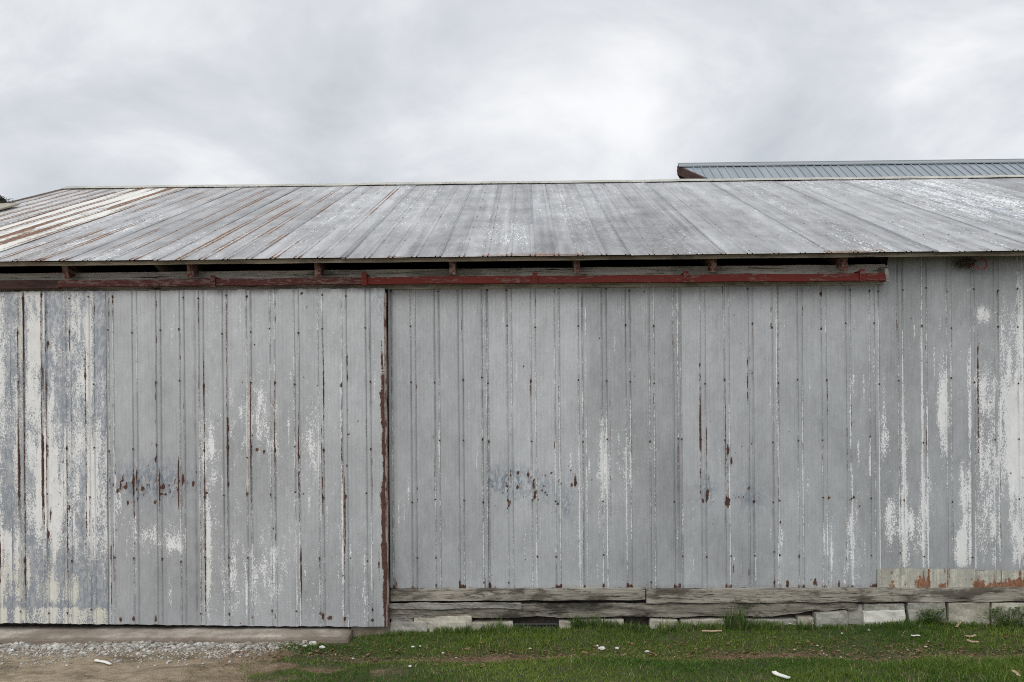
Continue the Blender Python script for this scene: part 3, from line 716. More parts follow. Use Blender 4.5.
def fD(X, Z, u, A):
    d = DD; x = lambda p: WX(p, d); h = lambda p: WZ(340, p, d)
    A['tone'] += .01; A['paint'] += .14
    A['blue'] += .55 * blob(X, Z, x(380), h(305), .08, .2); A['tone'] -= .08 * blob(X, Z, x(383), h(300), .06, .15)
    for (px, a, b, v) in [(298, 450, 400, .5), (299, 620, 440, .35), (297.5, 500, 430, .62), (323.5, 400, 340, .55), (323.5, 500, 380, .45), (347, 370, 345, .5), (341.5, 500, 380, .55), (321, 510, 420, .6), (344, 545, 480, .65), (366, 450, 400, .4), (343.5, 560, 460, .4), (322, 600, 560, .35), (377.5, 580, 545, .75)]:
        A['rust'] += v * streak(X, Z, x(px), h(a), h(b), .0075, .06)
    A['paint'] += .45 * streak(X, Z, x(341), h(620), h(380), .010) + .35 * streak(X, Z, x(294), h(620), h(420), .009) + .5 * streak(X, Z, x(363), h(620), h(540), .008) + .3 * blob(X, Z, x(310), h(440), .08, .4)
    # rust eating in from the free edge
    edge = (X - x(380.5) + .009 * snoise(X, Z, 4, 9, 91) + .007 * snoise(X, Z, 20, 30, 92)) / .008
    A['rust'] += .95 / (1 + np.exp(-np.clip(edge, -20, 20))) * (1 / (1 + np.exp((Z - h(372)) / .12)))
    A['rust'] += .5 * streak(X, Z, x(382), h(372), h(335), .012)
    for (px, py, rx, ry) in [(308, 307, 1.6, 2), (302, 293, 1.6, 2), (292, 296, 1.3, 2.4), (317, 385, 1, 1), (341, 385, 1.4, 1.6), (348, 434, 1.6, 1.2), (328, 618, 3.0, 2.6), (321, 616, 1.4, 4), (343, 619, 2, 2.2), (346, 466, 1, 2), (302, 494, 1.2, 2), (345, 497, 1.2, 1.2), (272, 618, 1.4, 2.4), (370, 620, 3, .8), (349, 558, .8, 1)]:
        A['rust'] += .85 * blob(X, Z, x(px), h(py), rx * .01 + .002, ry * .01 + .002)
    A['dirt'] += .5 * boxm(X, Z, -99, 99, h(292), 9, 1, .008) * (snoise(X, Z, 26, 0, 6) > 0)
DR = (297, 331, 384, 448, 495, 560, 612)
tb = lambda p: 623.6 + .0105 * p
tt = lambda p: 292.0 - .0105 * p
# unseen left part of the door, then the four sheets in view
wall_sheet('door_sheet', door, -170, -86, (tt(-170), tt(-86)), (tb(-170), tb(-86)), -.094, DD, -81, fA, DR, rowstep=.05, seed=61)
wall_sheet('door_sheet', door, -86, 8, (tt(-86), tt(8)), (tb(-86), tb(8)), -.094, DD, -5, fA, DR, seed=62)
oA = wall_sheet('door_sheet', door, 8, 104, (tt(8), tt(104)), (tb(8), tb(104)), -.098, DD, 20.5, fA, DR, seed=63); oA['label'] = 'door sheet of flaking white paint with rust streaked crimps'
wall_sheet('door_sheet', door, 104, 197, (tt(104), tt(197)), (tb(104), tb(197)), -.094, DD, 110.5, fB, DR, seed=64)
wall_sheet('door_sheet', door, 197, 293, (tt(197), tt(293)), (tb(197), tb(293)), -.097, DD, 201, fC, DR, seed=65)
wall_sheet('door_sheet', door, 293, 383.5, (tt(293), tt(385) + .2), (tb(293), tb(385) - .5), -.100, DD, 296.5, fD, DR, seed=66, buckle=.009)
# rusty edge strip wrapped round the free edge
rust_mat = M('rusty_edge_steel')
n = rust_mat.noise(25, (1, 1, .3), 5, .7)
rust_strip = rust_mat.fin(rust_mat.mix(rust_mat.rng(n, .42, .55), (.085, .035, .025), (.26, .22, .20)), .85, 0, .3)
board_ = bmesh.new(); box_bm(board_, WX(384.3, DD), WX(386.6, DD), -.112, -.045, WZ(386, 626.5, DD), WZ(386, 292.5, DD), bevel=.003)
slices(board_, 2, WZ(386, 626.5, DD), WZ(386, 292.5, DD), 40)
for v in board_.verts: v.co.x += .004 * hash3(v.co, 3)
bm_obj('edge_trim', board_, rust_strip, door)

# ---- door track, its brackets and end cap
TD = D - .17
def rail(px0, px1, top, bot, mat, y0=-.185, y1=-.135, name='door_track'):
    bm = bmesh.new()
    x0, x1 = WX(px0, TD), WX(px1, TD)
    za, zb = WZ(px0, top[0], TD), WZ(px0, bot[0], TD); zc, zd = WZ(px1, top[1], TD), WZ(px1, bot[1], TD)
    box_bm(bm, x0, x1, y0, y1, 0, 1, bevel=0); slices(bm, 0, x0, x1, 50)
    for v in bm.verts:
        t = (v.co.x - x0) / (x1 - x0); q = v.co.z
        lo = zb + t * (zd - zb); hi = za + t * (zc - za)
        v.co.z = lo + q * (hi - lo) + .004 * hash3(Vector((v.co.x, 0, 0)), 2)
        v.co.y += .004 * hash3(Vector((v.co.x, 3, 0)), 2.5)
    bmesh.ops.bevel(bm, geom=[e for e in bm.edges if abs((e.verts[0].co - e.verts[1].co).normalized().x) > .9 and len({round(f.normal.z, 1) for f in e.link_faces}) > 1], offset=.005, segments=1, affect='EDGES')
    return bm_obj(name, bm, mat, barn)
track_l = rail(59.5, 364, (280.4, 277.4), (287.4, 284.6), red_worn); track_l['label'] = 'worn dull red length of door track'
track_r = rail(364.5, 886, (277.2, 273.4), (284.6, 281.2), red_rail, y0=-.192, y1=-.137); track_r['label'] = 'bright red length of door track'
rail(-160, 59, (281, 280), (291, 288.6), wood_brown, y0=-.16, y1=-.12, name='track_beam')
for (px, py0, py1, tr) in [(214, 275.5, 287, track_l), (365.5, 272.5, 285.2, track_r), (536, 272, 283.4, track_r), (687, 271, 282.4, track_r), (863, 269.3, 281.2, track_r)]:
    bm = bmesh.new(); d2 = D - .2
    x = WX(px, d2); z1, z0 = WZ(px, py0, d2), WZ(px, py1, d2)
    box_bm(bm, x - .024, x + .024, -.214, -.194, z0, z1, bevel=.003)
    box_bm(bm, x - .022, x + .022, -.193, -.010, z1 - .03, z1 - .012)
    box_bm(bm, x - .020, x + .020, -.0265, -.0135, z1 - .075, z1 - .032)
    for zz_ in (z0 + .03, z1 - .05):
        r_ = bmesh.ops.create_cone(bm, cap_ends=True, segments=6, radius1=.009, radius2=.007, depth=.010)
        for v in r_['verts']: v.co = Vector((x + v.co.x, -.218 + v.co.z, zz_ + v.co.y))
    bm_obj('track_bracket', bm, red_rail if px > 300 else red_worn, tr)
# end cap, a folded grey plate
bm = bmesh.new()
prof = [(884, 266.5), (887.5, 266), (889.5, 281), (886.2, 281.5)]
a = [bm.verts.new((WX(p, TD), -.205, WZ(p, q, TD))) for p, q in prof]; b = [bm.verts.new((WX(p, TD), -.045, WZ(p, q, TD))) for p, q in prof]
bm.faces.new(a); bm.faces.new(b[::-1])
for i in range(4): bm.faces.new((a[i], b[i], b[(i + 1) % 4], a[(i + 1) % 4]))
bm_obj('end_cap', bm, wood_grey, track_r)

# ---- roof: deck, rafters, sheets, ridge cap
def roof_pt(x, s, h=0.0, back=False):
    """s metres up the slope from the eave edge, h above the deck surface"""
    y = EAVE_Y + s * math.cos(ang) - h * math.sin(ang); z = EAVE_Z + s * math.sin(ang) + h * math.cos(ang)
    return (x, 2 * RIDGE_Y - y if back else y, z)
SLEN = (RIDGE_Y - EAVE_Y) / math.cos(ang)
bm = bmesh.new()
for back in (False, True):
    q = [roof_pt(x, s_, h, back) for x in (XL + .03, XR) for s_ in (.09, SLEN - (.002 if back else 0)) for h in (-.032, -.006)]
    vs = [bm.verts.new(p) for p in q]
    for f in ((0, 1, 3, 2), (4, 6, 7, 5), (0, 4, 5, 1), (2, 3, 7, 6), (0, 2, 6, 4), (1, 5, 7, 3)): bm.faces.new([vs[i] for i in f])
roof = bm_obj('roof', bm, wood_dark, barn)
bm = bmesh.new()
x0, x1 = XL + .03, XR
q = [roof_pt(x, s_, h) for x in (x0, x1) for s_ in (.006, .088) for h in (-.046, -.006)]
vs = [bm.verts.new(p) for p in q]
for f in ((0, 1, 3, 2), (4, 6, 7, 5), (0, 4, 5, 1), (2, 3, 7, 6), (0, 2, 6, 4), (1, 5, 7, 3)): bm.faces.new([vs[i] for i in f])
slices(bm, 0, x0, x1, 80)
for v in bm.verts: v.co.z += .003 * hash3(Vector((v.co.x, 0, 0)), 2)
bm_obj('eave_board', bm, wood_eave, roof)
for px in (-62, 66, 191, 318.5, 453.5, 578, 715, 846):
    d = D - .2
    x = WX(px, d); hw = .030
    bm = bmesh.new()
    q = [roof_pt(xx, s_, h) for xx in (x - hw, x + hw) for s_ in (.10, 1.6) for h in (-.20, -.034)]
    vs = [bm.verts.new(p) for p in q]
    for f in ((0, 1, 3, 2), (4, 6, 7, 5), (0, 4, 5, 1), (2, 3, 7, 6), (0, 2, 6, 4), (1, 5, 7, 3)): bm.faces.new([vs[i] for i in f])
    # tail cut plumb
    for v in bm.verts:
        if v.co.y < 0 and v.co.z < EAVE_Z - .05: v.co.y -= .02
    bmesh.ops.bevel(bm, geom=bm.edges[:], offset=.004, segments=1, affect='EDGES')
    bm_obj('rafter', bm, wood_rafter, barn)

def roof_fields(X, Sg, u, A, k, xm):
    n = snoise(X, Sg, 1.2, .7, 200 + k)
    left = 1 / (1 + np.exp((X + 1.9) * 1.3))            # rustier towards the left gable
    A['tone'] += .08 * n + .10 * snoise(X, Sg, 34, .9, 260 + k) + .07 * snoise(X, Sg, 9, 2.6, 261)
    A['dirt'] += np.clip(.42 * snoise(X, Sg, 26, .8, 262 + k) - .34, 0, .5) * (.4 + .8 * np.exp(-((X - .6) / 3) ** 2))
    A['paint'] += .13 * np.clip(snoise(X, Sg, 10, 1.1, 263 + k), 0, 1.4)
    A['rust'] += left * (.44 + .40 * snoise(X, Sg, 14, 1.1, 320 + k)) * np.exp(-((np.abs(u) - .026) / .014) ** 2)
    A['rust'] += left * .34 * (snoise(X, Sg, 9, 1.3, 300 + k) > .7)
    # dark lichen smudges low on the middle of the roof
    mid_ = np.exp(-((X - 1.2) / 2.4) ** 2)
    A['dirt'] += np.clip(.55 * mid_ * np.exp(-((Sg - 1.2) / 1.3) ** 2) * (.35 + .75 * snoise(X, Sg, 4, 1.1, 303)), 0, .6)
    A['dirt'] += np.clip(.22 * np.exp(-((X + 1.0) / 2.5) ** 2) * (snoise(X, Sg, 7, .6, 305)), 0, .5)
    A['rust'] += (.42 + .22 * snoise(X, X * 0, 9, 0, 307) + .12 * (np.abs(u) < .04)) * np.exp(-(Sg / .028) ** 2)
    A['rust'] += .5 * blob(X, Sg, WX(540, 8.8), .05, .5, .12) + .45 * blob(X, Sg, WX(855, 8.8), .05, .35, .2)
    A['dirt'] += .22 * np.exp(-((np.abs(u) - .032) / .008) ** 2) * (1 + snoise(X, Sg, 12, .5, 311)).clip(0, 2)
    A['paint'] += .14 + .10 * np.clip(n, -1, 1)
xa, xb = WX(190, D + RIDGE_Y, 186), WX(643, D + RIDGE_Y, 184)
SEAMS = [XL, xa - 1.84, xa - .95] + [xa + (xb - xa) * i / 8 for i in range(9)] + [xb + 1.005 * i for i in range(1, 8)]
SEAMS = [q for q in SEAMS if XL <= q < XR - .3] + [XR]
for k, (xs0, xs1) in enumerate(zip(SEAMS[:-1], SEAMS[1:])):
    x0, x1 = xs0, xs1
    W4 = x1 - x0 if x1 - x0 > .8 else .92; PT = W4 / 4
    xs = cols(x0 - .02, x1 + .03, x0, PT)
    # thin the pan columns
    ss = np.concatenate([np.linspace(-.035, .3, 8), np.linspace(.38, SLEN - .01, 66)])
    X, Sg = np.meshgrid(xs, ss)
    hgt, u = profile(X, x0, PT)
    sag = .006 * snoise(X, Sg, 1.5, 1.5, 500 + k)
    lip = .0035 * (X - x0) / W4 + random.Random(k).uniform(0, .002)
    hh = .004 + hgt * (.55 + .6 * np.exp(-(Sg / .08) ** 2)) + lip + np.abs(sag) * .5
    dr = random.Random(k + 50).uniform(-.008, .010)
    Sg2 = Sg + dr * (Sg < .2)
    Yy = EAVE_Y + Sg2 * math.cos(ang) - hh * math.sin(ang); Zz = EAVE_Z + Sg2 * math.sin(ang) + hh * math.cos(ang)
    V = np.stack([X, Yy, Zz], -1).reshape(-1, 3)
    A = {q_: np.zeros_like(X) for q_ in ('paint', 'rust', 'tone', 'cream', 'blue', 'dirt')}
    roof_fields(X, Sg, u, A, k, (x0 + x1) / 2)
    A['tone'] += random.Random(k + 9).uniform(-.05, .05)
    seam = np.exp(-((X - x1 - .008) / .012) ** 2)
    A['dirt'] += .9 * seam * (.6 + .4 * (x0 > .8)); A['blue'] += .8 * seam
    if abs(x1 - xa) < .05:                       # white painted, rust striped sheet
        A['paint'] += .50 + .20 * snoise(X, Sg, 14, 1.2, 337); A['cream'] += .55
        A['rust'] += (.34 + .34 * snoise(X, Sg, 22, 1.2, 331)) * np.exp(-((np.abs(u) - .028) / .045) ** 2) + .22 * snoise(X, Sg, 8, 1.5, 330)
    if x1 < xa - .5: A['paint'] += .08; A['cream'] += .5; A['rust'] += (.34 + .3 * snoise(X, Sg, 9, 1.3, 340)) * np.exp(-((np.abs(u) - .028) / .02) ** 2)
    if 5.3 < (x0 + x1) / 2 < 6.6: A['paint'] += np.clip(.27 * (1 + .5 * snoise(X, Sg, 3, .8, 411)), 0, 1) / (1 + np.exp(-(Sg - 2.2) / .5))
    if 4.7 < (x0 + x1) / 2 < 5.6: A['blue'] += .8 * np.exp(-((X - x1 + .12) / .12) ** 2)
    ny, nx = X.shape
    idx = np.arange(nx * ny).reshape(ny, nx)
    Q = np.stack([idx[:-1, :-1], idx[:-1, 1:], idx[1:, 1:], idx[1:, :-1]], -1).reshape(-1, 4)
    pts = []; r = random.Random(900 + k); nv = np.array([0, -math.sin(ang), math.cos(ang)])
    for row in (.10, .9, 1.7, 2.5, 3.3, 4.1, 4.9, 5.7):
        for i in range(4):
            if r.random() < .12: continue
            sx_ = x0 + i * PT + .023 + r.uniform(-.003, .003); s_ = row + r.uniform(-.03, .03)
            if sx_ > x1 or s_ > SLEN - .05: continue
            pts.append(roof_pt(sx_, s_, .0095)); A['rust'] += r.choice((0, 0, .3, .5)) * blob(X, Sg, sx_, s_ - .02, .012, .05)
    SV, SF = screws_geo(pts, nv, .006)
    n0 = len(V); nq = len(SF)
    if nq:
        V = np.vstack([V, np.array(SV)]); Q = np.vstack([Q, np.array(SF) + n0])
    mi = np.zeros(len(Q), int)
    if nq: mi[-nq:] = 1
    me = mesh_np('roof_sheet', V, Q, matidx=mi)
    for kk, a_ in A.items(): attr(me, kk, np.concatenate([np.clip(a_.ravel(), -1, .86 if kk == 'paint' else 1.2), np.zeros(len(V) - a_.size)]))
    link('roof_sheet', me, [sheet_roof, screw_mat], roof)
# rear slope covering
bm = bmesh.new()
q = [roof_pt(x, s_, .004, True) for x in (XL, XR) for s_ in (-.03, SLEN)]
q2 = [roof_pt(x, s_, -.004, True) for x in (XL, XR) for s_ in (-.03, SLEN)]
vs = [bm.verts.new(p) for p in q] + [bm.verts.new(p) for p in q2]
for f in ((0, 1, 3, 2), (4, 6, 7, 5), (0, 4, 5, 1), (2, 3, 7, 6), (0, 2, 6, 4), (1, 5, 7, 3)): bm.faces.new([vs[i] for i in f])
bm_obj('rear_roof_sheet', bm, plain('rear_zinc', (.33, .34, .35), .6), roof)
# ridge cap in lengths
cap_mat = M('ridge_cap_metal')
n = cap_mat.noise(3, (1, 1, 1), 5, .6); n2_ = cap_mat.noise(30, (1, 1, 1), 4, .6, 4)
cap_m = cap_mat.fin(cap_mat.mix(cap_mat.rng(n2_, .56, .66), cap_mat.mix(cap_mat.rng(n, .35, .65), (.30, .30, .27), (.46, .45, .40)), (.16, .11, .08)), .6, .15, .3)
x = XL - .02; k = 0
while x < XR:
    x1 = min(x + 2.45, XR + .02); k += 1
    bm = bmesh.new()
    lift = .030 + .003 * (k % 2)
    sec = [(-.17, -.012), (-.165, .0), (-.02, .052), (0, .060), (.02, .052), (.165, .0), (.17, -.012), (0, .050)]
    ra = [bm.verts.new((x, RIDGE_Y + a_, RIDGE_Z + lift - .052 + (0.0 if i < 7 else 0) + b_ )) for i, (a_, b_) in enumerate(sec)]
    rb = [bm.verts.new((x1 + .02, RIDGE_Y + a_, RIDGE_Z + lift - .052 + b_)) for a_, b_ in sec]
    for i in range(8): bm.faces.new((ra[i], rb[i], rb[(i + 1) % 8], ra[(i + 1) % 8]))
    bm.faces.new(ra[::-1]); bm.faces.new(rb)
    slices(bm, 0, x, x1, 10)
    for v in bm.verts: v.co.z += .004 * hash3(Vector((v.co.x, 0, 0)), 1.7)
    bm_obj('ridge_cap', bm, cap_m, roof)
    x += 2.45
# gable trim at the left end
bm = bmesh.new()
q = [roof_pt(x, s_, h) for x in (XL - .03, XL - .004) for s_ in (-.03, SLEN - .02) for h in (-.13, .022)]
vs = [bm.verts.new(p) for p in q]
for f in ((0, 1, 3, 2), (4, 6, 7, 5), (0, 4, 5, 1), (2, 3, 7, 6), (0, 2, 6, 4), (1, 5, 7, 3)): bm.faces.new([vs[i] for i in f])
bm_obj('barge_board', bm, wood_grey, roof)

# ------------------------------------------------------------------ the far barn with the blue metal roof
fb = empty('blue_roofed_barn', (9, 26, 0))
tag(fb, 'distant barn with blue grey metal roof and pointed brown hay hood behind the ridge', 'barn')
FY = 16.0; FD = FY + D                     # ridge distance
FZ = WZ(681, 167.2, FD); FX = WX(681, FD); TF = .60; FL = 40.0
def fpt(x, s_, h=0.0): return (x - 9, FY + s_ - 26, FZ - abs(s_) * TF + h)
blue = M('blue_grey_roofing')
nb = blue.noise(3, (1, .4, 1), 5, .6); nb2 = blue.noise(1.2, (4, .2, .2), 3, .6, 6)
blue_m = blue.fin(blue.mix(blue.rng(nb2, .35, .65), (.185, .215, .24), (.24, .27, .29)), .45, .2, .4)
hood = 1.55; wid = 6.0
def slab(bm, pts, th):
    a = [bm.verts.new(p) for p in pts]; b = [bm.verts.new((p[0], p[1], p[2] - th)) for p in pts]
    bm.faces.new(a); bm.faces.new(b[::-1])
    for i in range(len(a)): bm.faces.new((a[i], b[i], b[(i + 1) % len(a)], a[(i + 1) % len(a)]))
bm = bmesh.new()
for sg in (-1, 1):
    slab(bm, [fpt(FX, 0), fpt(FX + FL, 0), fpt(FX + FL, sg * wid), fpt(FX + hood, sg * wid), fpt(FX + hood, sg * 2.4)], .16)
froof = bm_obj('roof', bm, wood_material('brown_hood_boards', (.06, .042, .035), (.11, .08, .065), along=(1, .1, 1)), fb)
bm = bmesh.new()
for sg in (-1, 1):
    slab(bm, [fpt(FX + .03, sg * .002, .03), fpt(FX + FL, sg * .002, .03), fpt(FX + FL, sg * (wid + .05), .03), fpt(FX + hood + .02, sg * (wid + .05), .03), fpt(FX + hood + .02, sg * 2.4, .03)], .02)
x = FX + .35
while x < FX + FL:
    s0 = max(0, (x - FX) / hood * 2.4) if x < FX + hood else wid
    a = fpt(x, 0, .032); b = fpt(x, -min(s0, wid), .032)
    vs = [bm.verts.new(p) for p in (a, (a[0] + .03, a[1], a[2]), (b[0] + .03, b[1], b[2]), b)]
    vt = [bm.verts.new((p.co.x, p.co.y, p.co.z + .022)) for p in vs]
    bm.faces.new(vt)
    for i in range(4): bm.faces.new((vs[i], vs[(i + 1) % 4], vt[(i + 1) % 4], vt[i]))
    x += .22
bm_obj('roof_sheet', bm, blue_m, froof)
bm = bmesh.new()
slab(bm, [fpt(FX - .02, -.13, .09), fpt(FX + FL, -.13, .09), fpt(FX + FL, 0, .10), fpt(FX - .02, 0, .10)], .03)
slab(bm, [fpt(FX - .02, 0, .12), fpt(FX + FL, 0, .12), fpt(FX + FL, .24, .10), fpt(FX - .02, .24, .10)], .03)
bm_obj('ridge_cap', bm, plain('blue_grey_cap', (.22, .245, .26), .55, .12), froof)
# rake boards of the hood
for sg in (-1, 1):
    bm = bmesh.new()
    p0 = Vector(fpt(FX, 0)); p1 = Vector(fpt(FX + hood, sg * 2.4))
    q = [p0 + Vector((-.05, 0, .03)), p1 + Vector((-.05, 0, .03)), p1 + Vector((-.05, 0, -.2)), p0 + Vector((-.05, 0, -.2))]
    a = [bm.verts.new(p) for p in q]; b = [bm.verts.new(p + Vector((.06, 0, 0))) for p in q]
    bm.faces.new(a); bm.faces.new(b[::-1])
    for i in range(4): bm.faces.new((a[i], b[i], b[(i + 1) % 4], a[(i + 1) % 4]))
    bm_obj('barge_board', bm, wood_brown, froof)
bm = bmesh.new(); x = FX + hood - .15
pts = [(-wid + .4, 0), (wid - .4, 0), (wid - .4, FZ - (wid - .4) * TF - .2), (0, FZ - .2), (-wid + .4, FZ - (wid - .4) * TF - .2)]
for xx in (x, FX + FL - .5):
    a = [bm.verts.new((xx - 9, FY + p - 26, z)) for p, z in pts]; b = [bm.verts.new((xx + .15 - 9, FY + p - 26, z)) for p, z in pts]
    bm.faces.new(a); bm.faces.new(b[::-1])
    for i in range(5): bm.faces.new((a[i], b[i], b[(i + 1) % 5], a[(i + 1) % 5]))
for yy in (FY - wid + .45, FY + wid - .6):
    box_bm(bm, x + .16 - 9, FX + FL - .52 - 9, yy - 26, yy + .15 - 26, 0, FZ - (wid - .4) * TF - .22)
bm_obj('wall', bm, wood_dark, fb)
bm = bmesh.new()
box_bm(bm, FX - .18 - 9, FX + hood - 9, FY - .04 - 26, FY + .04 - 26, FZ - .42, FZ - .34)
bm_obj('hay_track', bm, plain('dark_iron', (.03, .03, .035), .6), fb)
# ------------------------------------------------------------------ things tucked under and on the roof
def straw_clump(name, loc, n, size, mat, label, cat, seed, flat=1.0):
    r = random.Random(seed); bm = bmesh.new()
    for i in range(n):
        a = r.uniform(0, 6.28); rr = r.gauss(0, .5)
        c = Vector((r.gauss(0, .38) * size[0], r.gauss(0, .38) * size[1], r.gauss(0, .38) * size[2]))
        dv = Vector((r.gauss(0, 1), r.gauss(0, .7), r.gauss(0, .6) * flat)).normalized() * r.uniform(.25, .6) * size[0]
        sd_ = dv.cross(Vector((r.random(), r.random(), r.random()))).normalized() * r.uniform(.002, .005)
        up = dv.cross(sd_).normalized() * .003
        p = [c - dv / 2 - sd_, c - dv / 2 + sd_, c + dv / 2 + sd_, c + dv / 2 - sd_]
        vs = [bm.verts.new(q) for q in p]; vt = [bm.verts.new(q + up) for q in p]
        bm.faces.new(vs[::-1]); bm.faces.new(vt)
        for k in range(4): bm.faces.new((vs[k], vs[(k + 1) % 4], vt[(k + 1) % 4], vt[k]))
    r2 = bmesh.ops.create_icosphere(bm, subdivisions=3, radius=1)
    for v in r2['verts']:
        p = v.co.copy(); k = .55 + .18 * hash3(p, 3)
        v.co = Vector((p.x * size[0] * k, p.y * size[1] * k, p.z * size[2] * k))
    o = bm_obj(name, bm, mat, None, loc); tag(o, label, cat); return o
nest_m = plain('old_straw', (.085, .062, .05), .95, .5, 60)
nd = D - .12
straw_clump('bird_nest', (WX(968, nd), -.10, WZ(968, 262.5, nd)), 170, (.10, .07, .05), nest_m, 'dark old bird nest tucked under the eave at the right end of the barn', 'nest', 3)
# frayed red twine hanging beside the nest
cu = bpy.data.curves.new('red_twine', 'CURVE'); cu.dimensions = '3D'; cu.bevel_depth = .0042; cu.bevel_resolution = 1
for sidx in range(4):
    r = random.Random(60 + sidx); spt = cu.splines.new('NURBS')
    pp = [(982 + r.uniform(-3, 6), 258), (989 + r.uniform(-2, 2), 261), (990 + r.uniform(-2, 1), 266), (986 + r.uniform(-3, 3), 270 + r.uniform(-2, 1)), (982 + r.uniform(-2, 3), 269), (976 + r.uniform(-3, 3), 266 + r.uniform(-2, 2)), (972, 265)]
    spt.points.add(len(pp) - 1)
    for i, (a, b) in enumerate(pp): spt.points[i].co = (WX(a, nd), -.10 - .015 * math.sin(i * 2 + sidx), WZ(a, b, nd), 1)
    spt.use_endpoint_u = True; spt.order_u = 4
tmp = bpy.data.objects.new('tmp', cu); C.objects.link(tmp)
dg = bpy.context.evaluated_depsgraph_get()
me = bpy.data.meshes.new_from_object(tmp.evaluated_get(dg)); bpy.data.objects.remove(tmp)
tw = link('red_twine', me, plain('faded_red_twine', (.36, .10, .10), .9)); tag(tw, 'faded red twine looped under the eave beside the dark bird nest', 'twine')
# tan sheet lying over the left gable edge, dark litter on its top
def roofhit(px, py):
    r = RAY(px, py); t = (EAVE_Z - EYE - SL * (EAVE_Y + D)) / (r.z - SL * r.y)
    return r.x * t, (r.y * t - D - EAVE_Y) / math.cos(ang)
P0 = [roofhit(-40, 213.5), roofhit(-6, 206), roofhit(20, 207.5), roofhit(-40, 224)]
bm = bmesh.new()
a = [bm.verts.new(roof_pt(x, s_, .035)) for x, s_ in P0]; b = [bm.verts.new(roof_pt(x, s_, .055)) for x, s_ in P0]
bm.faces.new(a[::-1]); bm.faces.new(b)
for i in range(4): bm.faces.new((a[i], a[(i + 1) % 4], b[(i + 1) % 4], b[i]))
bm_obj('roof_patch', bm, plain('tan_patch', (.30, .27, .22), .85, .2, 12), roof)
straw_clump('leaf_litter', roof_pt(*roofhit(1, 206.5), .09), 150, (.13, .16, .055), plain('dark_litter', (.035, .038, .03), .95, .4, 60), 'dark clump of leaf litter on the left end of the barn roof', 'leaf litter', 8)

# ------------------------------------------------------------------ gravel, litter, grass
def rocks(name, pts, sizes, mat, parent=None, seed=1, flat=.65):
    """pts Nx3, one mesh of rough stones"""
    base = bmesh.new(); bmesh.ops.create_icosphere(base, subdivisions=1, radius=1)
    bv = np.array([v.co[:] for v in base.verts]); bf = np.array([[v.index for v in f.verts] for f in base.faces]); base.free()
    r = np.random.default_rng(seed); V = []; Fs = []; cnt = 0
    for p, s_ in zip(pts, sizes):
        sc3 = np.array([1, r.uniform(.6, 1), flat * r.uniform(.7, 1.1)]) * s_
        q = bv * (1 + r.uniform(-.25, .25, (len(bv), 1))) * sc3
        a = r.uniform(0, 6.28); ca, sa = math.cos(a), math.sin(a)
        q = q @ np.array([[ca, -sa, 0], [sa, ca, 0], [0, 0, 1]])
        V.append(q + p); Fs.append(bf + cnt); cnt += len(bv)
    V = np.vstack(V); me = mesh_np(name, V, np.vstack(Fs))
    tint = np.repeat(r.uniform(0, 1, len(pts)), len(bv)); attr(me, 'tint', tint)
    return link(name, me, mat, parent)
s = M('limestone_gravel')
tn = s.attr('tint'); col = s.mix(tn, (.19, .175, .15), (.50, .485, .45)); col = s.mix(s.math('MULTIPLY', s.rng(s.noise(50), .5, .65), .5), col, (.16, .14, .11))
gravel_m = s.fin(col, .9, 0, .2)
def gz_at(x, y): return ground_h(np.asarray(x, float), np.asarray(y, float))
n = 9500
gxr = rng.uniform(-8.5, -1.6, n); gyr = -.33 - np.abs(rng.normal(0, .25, n)) - .02
keep = (gxr < -2.0 - rng.random(n) * .6 - np.maximum(0, (-gyr - .4)) * 1.0) & (gyr > -1.3)
gxr, gyr = gxr[keep], gyr[keep]
sz = np.clip(rng.lognormal(math.log(.0075), .55, len(gxr)), .003, .034) * (1 + .5 * (gyr > -.5))
edge_ = (gxr > -3.2); sz[edge_] *= 1.15
gravel = rocks('gravel', np.stack([gxr, gyr, gz_at(gxr, gyr) + sz * .25], -1), sz, gravel_m, seed=4)
tag(gravel, 'band of pale limestone gravel along the foot of the concrete footing', 'gravel', kind='stuff')

def blades(name, X, Y, L, Wd, lean, mat, col_attr, parent=None, z0=None, rs=5, loc=(0, 0, 0)):
    r = np.random.default_rng(rs); n = len(X)
    az = r.uniform(0, 6.283, n); la = r.uniform(0, 6.283, n)
    ln = lean * np.abs(r.normal(.6, .5, n)) * L
    z = (gz_at(X, Y) if z0 is None else z0) - .004
    w2 = Wd / 2
    dx, dy = np.cos(az) * w2, np.sin(az) * w2
    lx, ly = np.cos(la) * ln, np.sin(la) * ln
    hgt = L * r.uniform(.75, 1.0, n)
    b0 = np.stack([X - dx, Y - dy, z], -1); b1 = np.stack([X + dx, Y + dy, z], -1)
    m0 = np.stack([X - dx * .8 + lx * .35, Y - dy * .8 + ly * .35, z + hgt * .6], -1); m1 = np.stack([X + dx * .8 + lx * .35, Y + dy * .8 + ly * .35, z + hgt * .6], -1)
    t0 = np.stack([X - dx * .1 + lx, Y - dy * .1 + ly, z + hgt], -1); t1 = np.stack([X + dx * .1 + lx, Y + dy * .1 + ly, z + hgt], -1)
    V = np.stack([b0, b1, m0, m1, t0, t1], 1).reshape(-1, 3) - np.array(loc)
    i = np.arange(n)[:, None] * 6
    Q = np.concatenate([i + np.array([[0, 1, 3, 2]]), i + np.array([[2, 3, 5, 4]])], 0)
    me = mesh_np(name, V, Q, smooth=True)
    attr(me, 'tint', np.repeat(col_attr, 6)); attr(me, 'tip', np.tile(np.array([0, 0, .6, .6, 1, 1]), n))
    return link(name, me, mat, parent, loc)
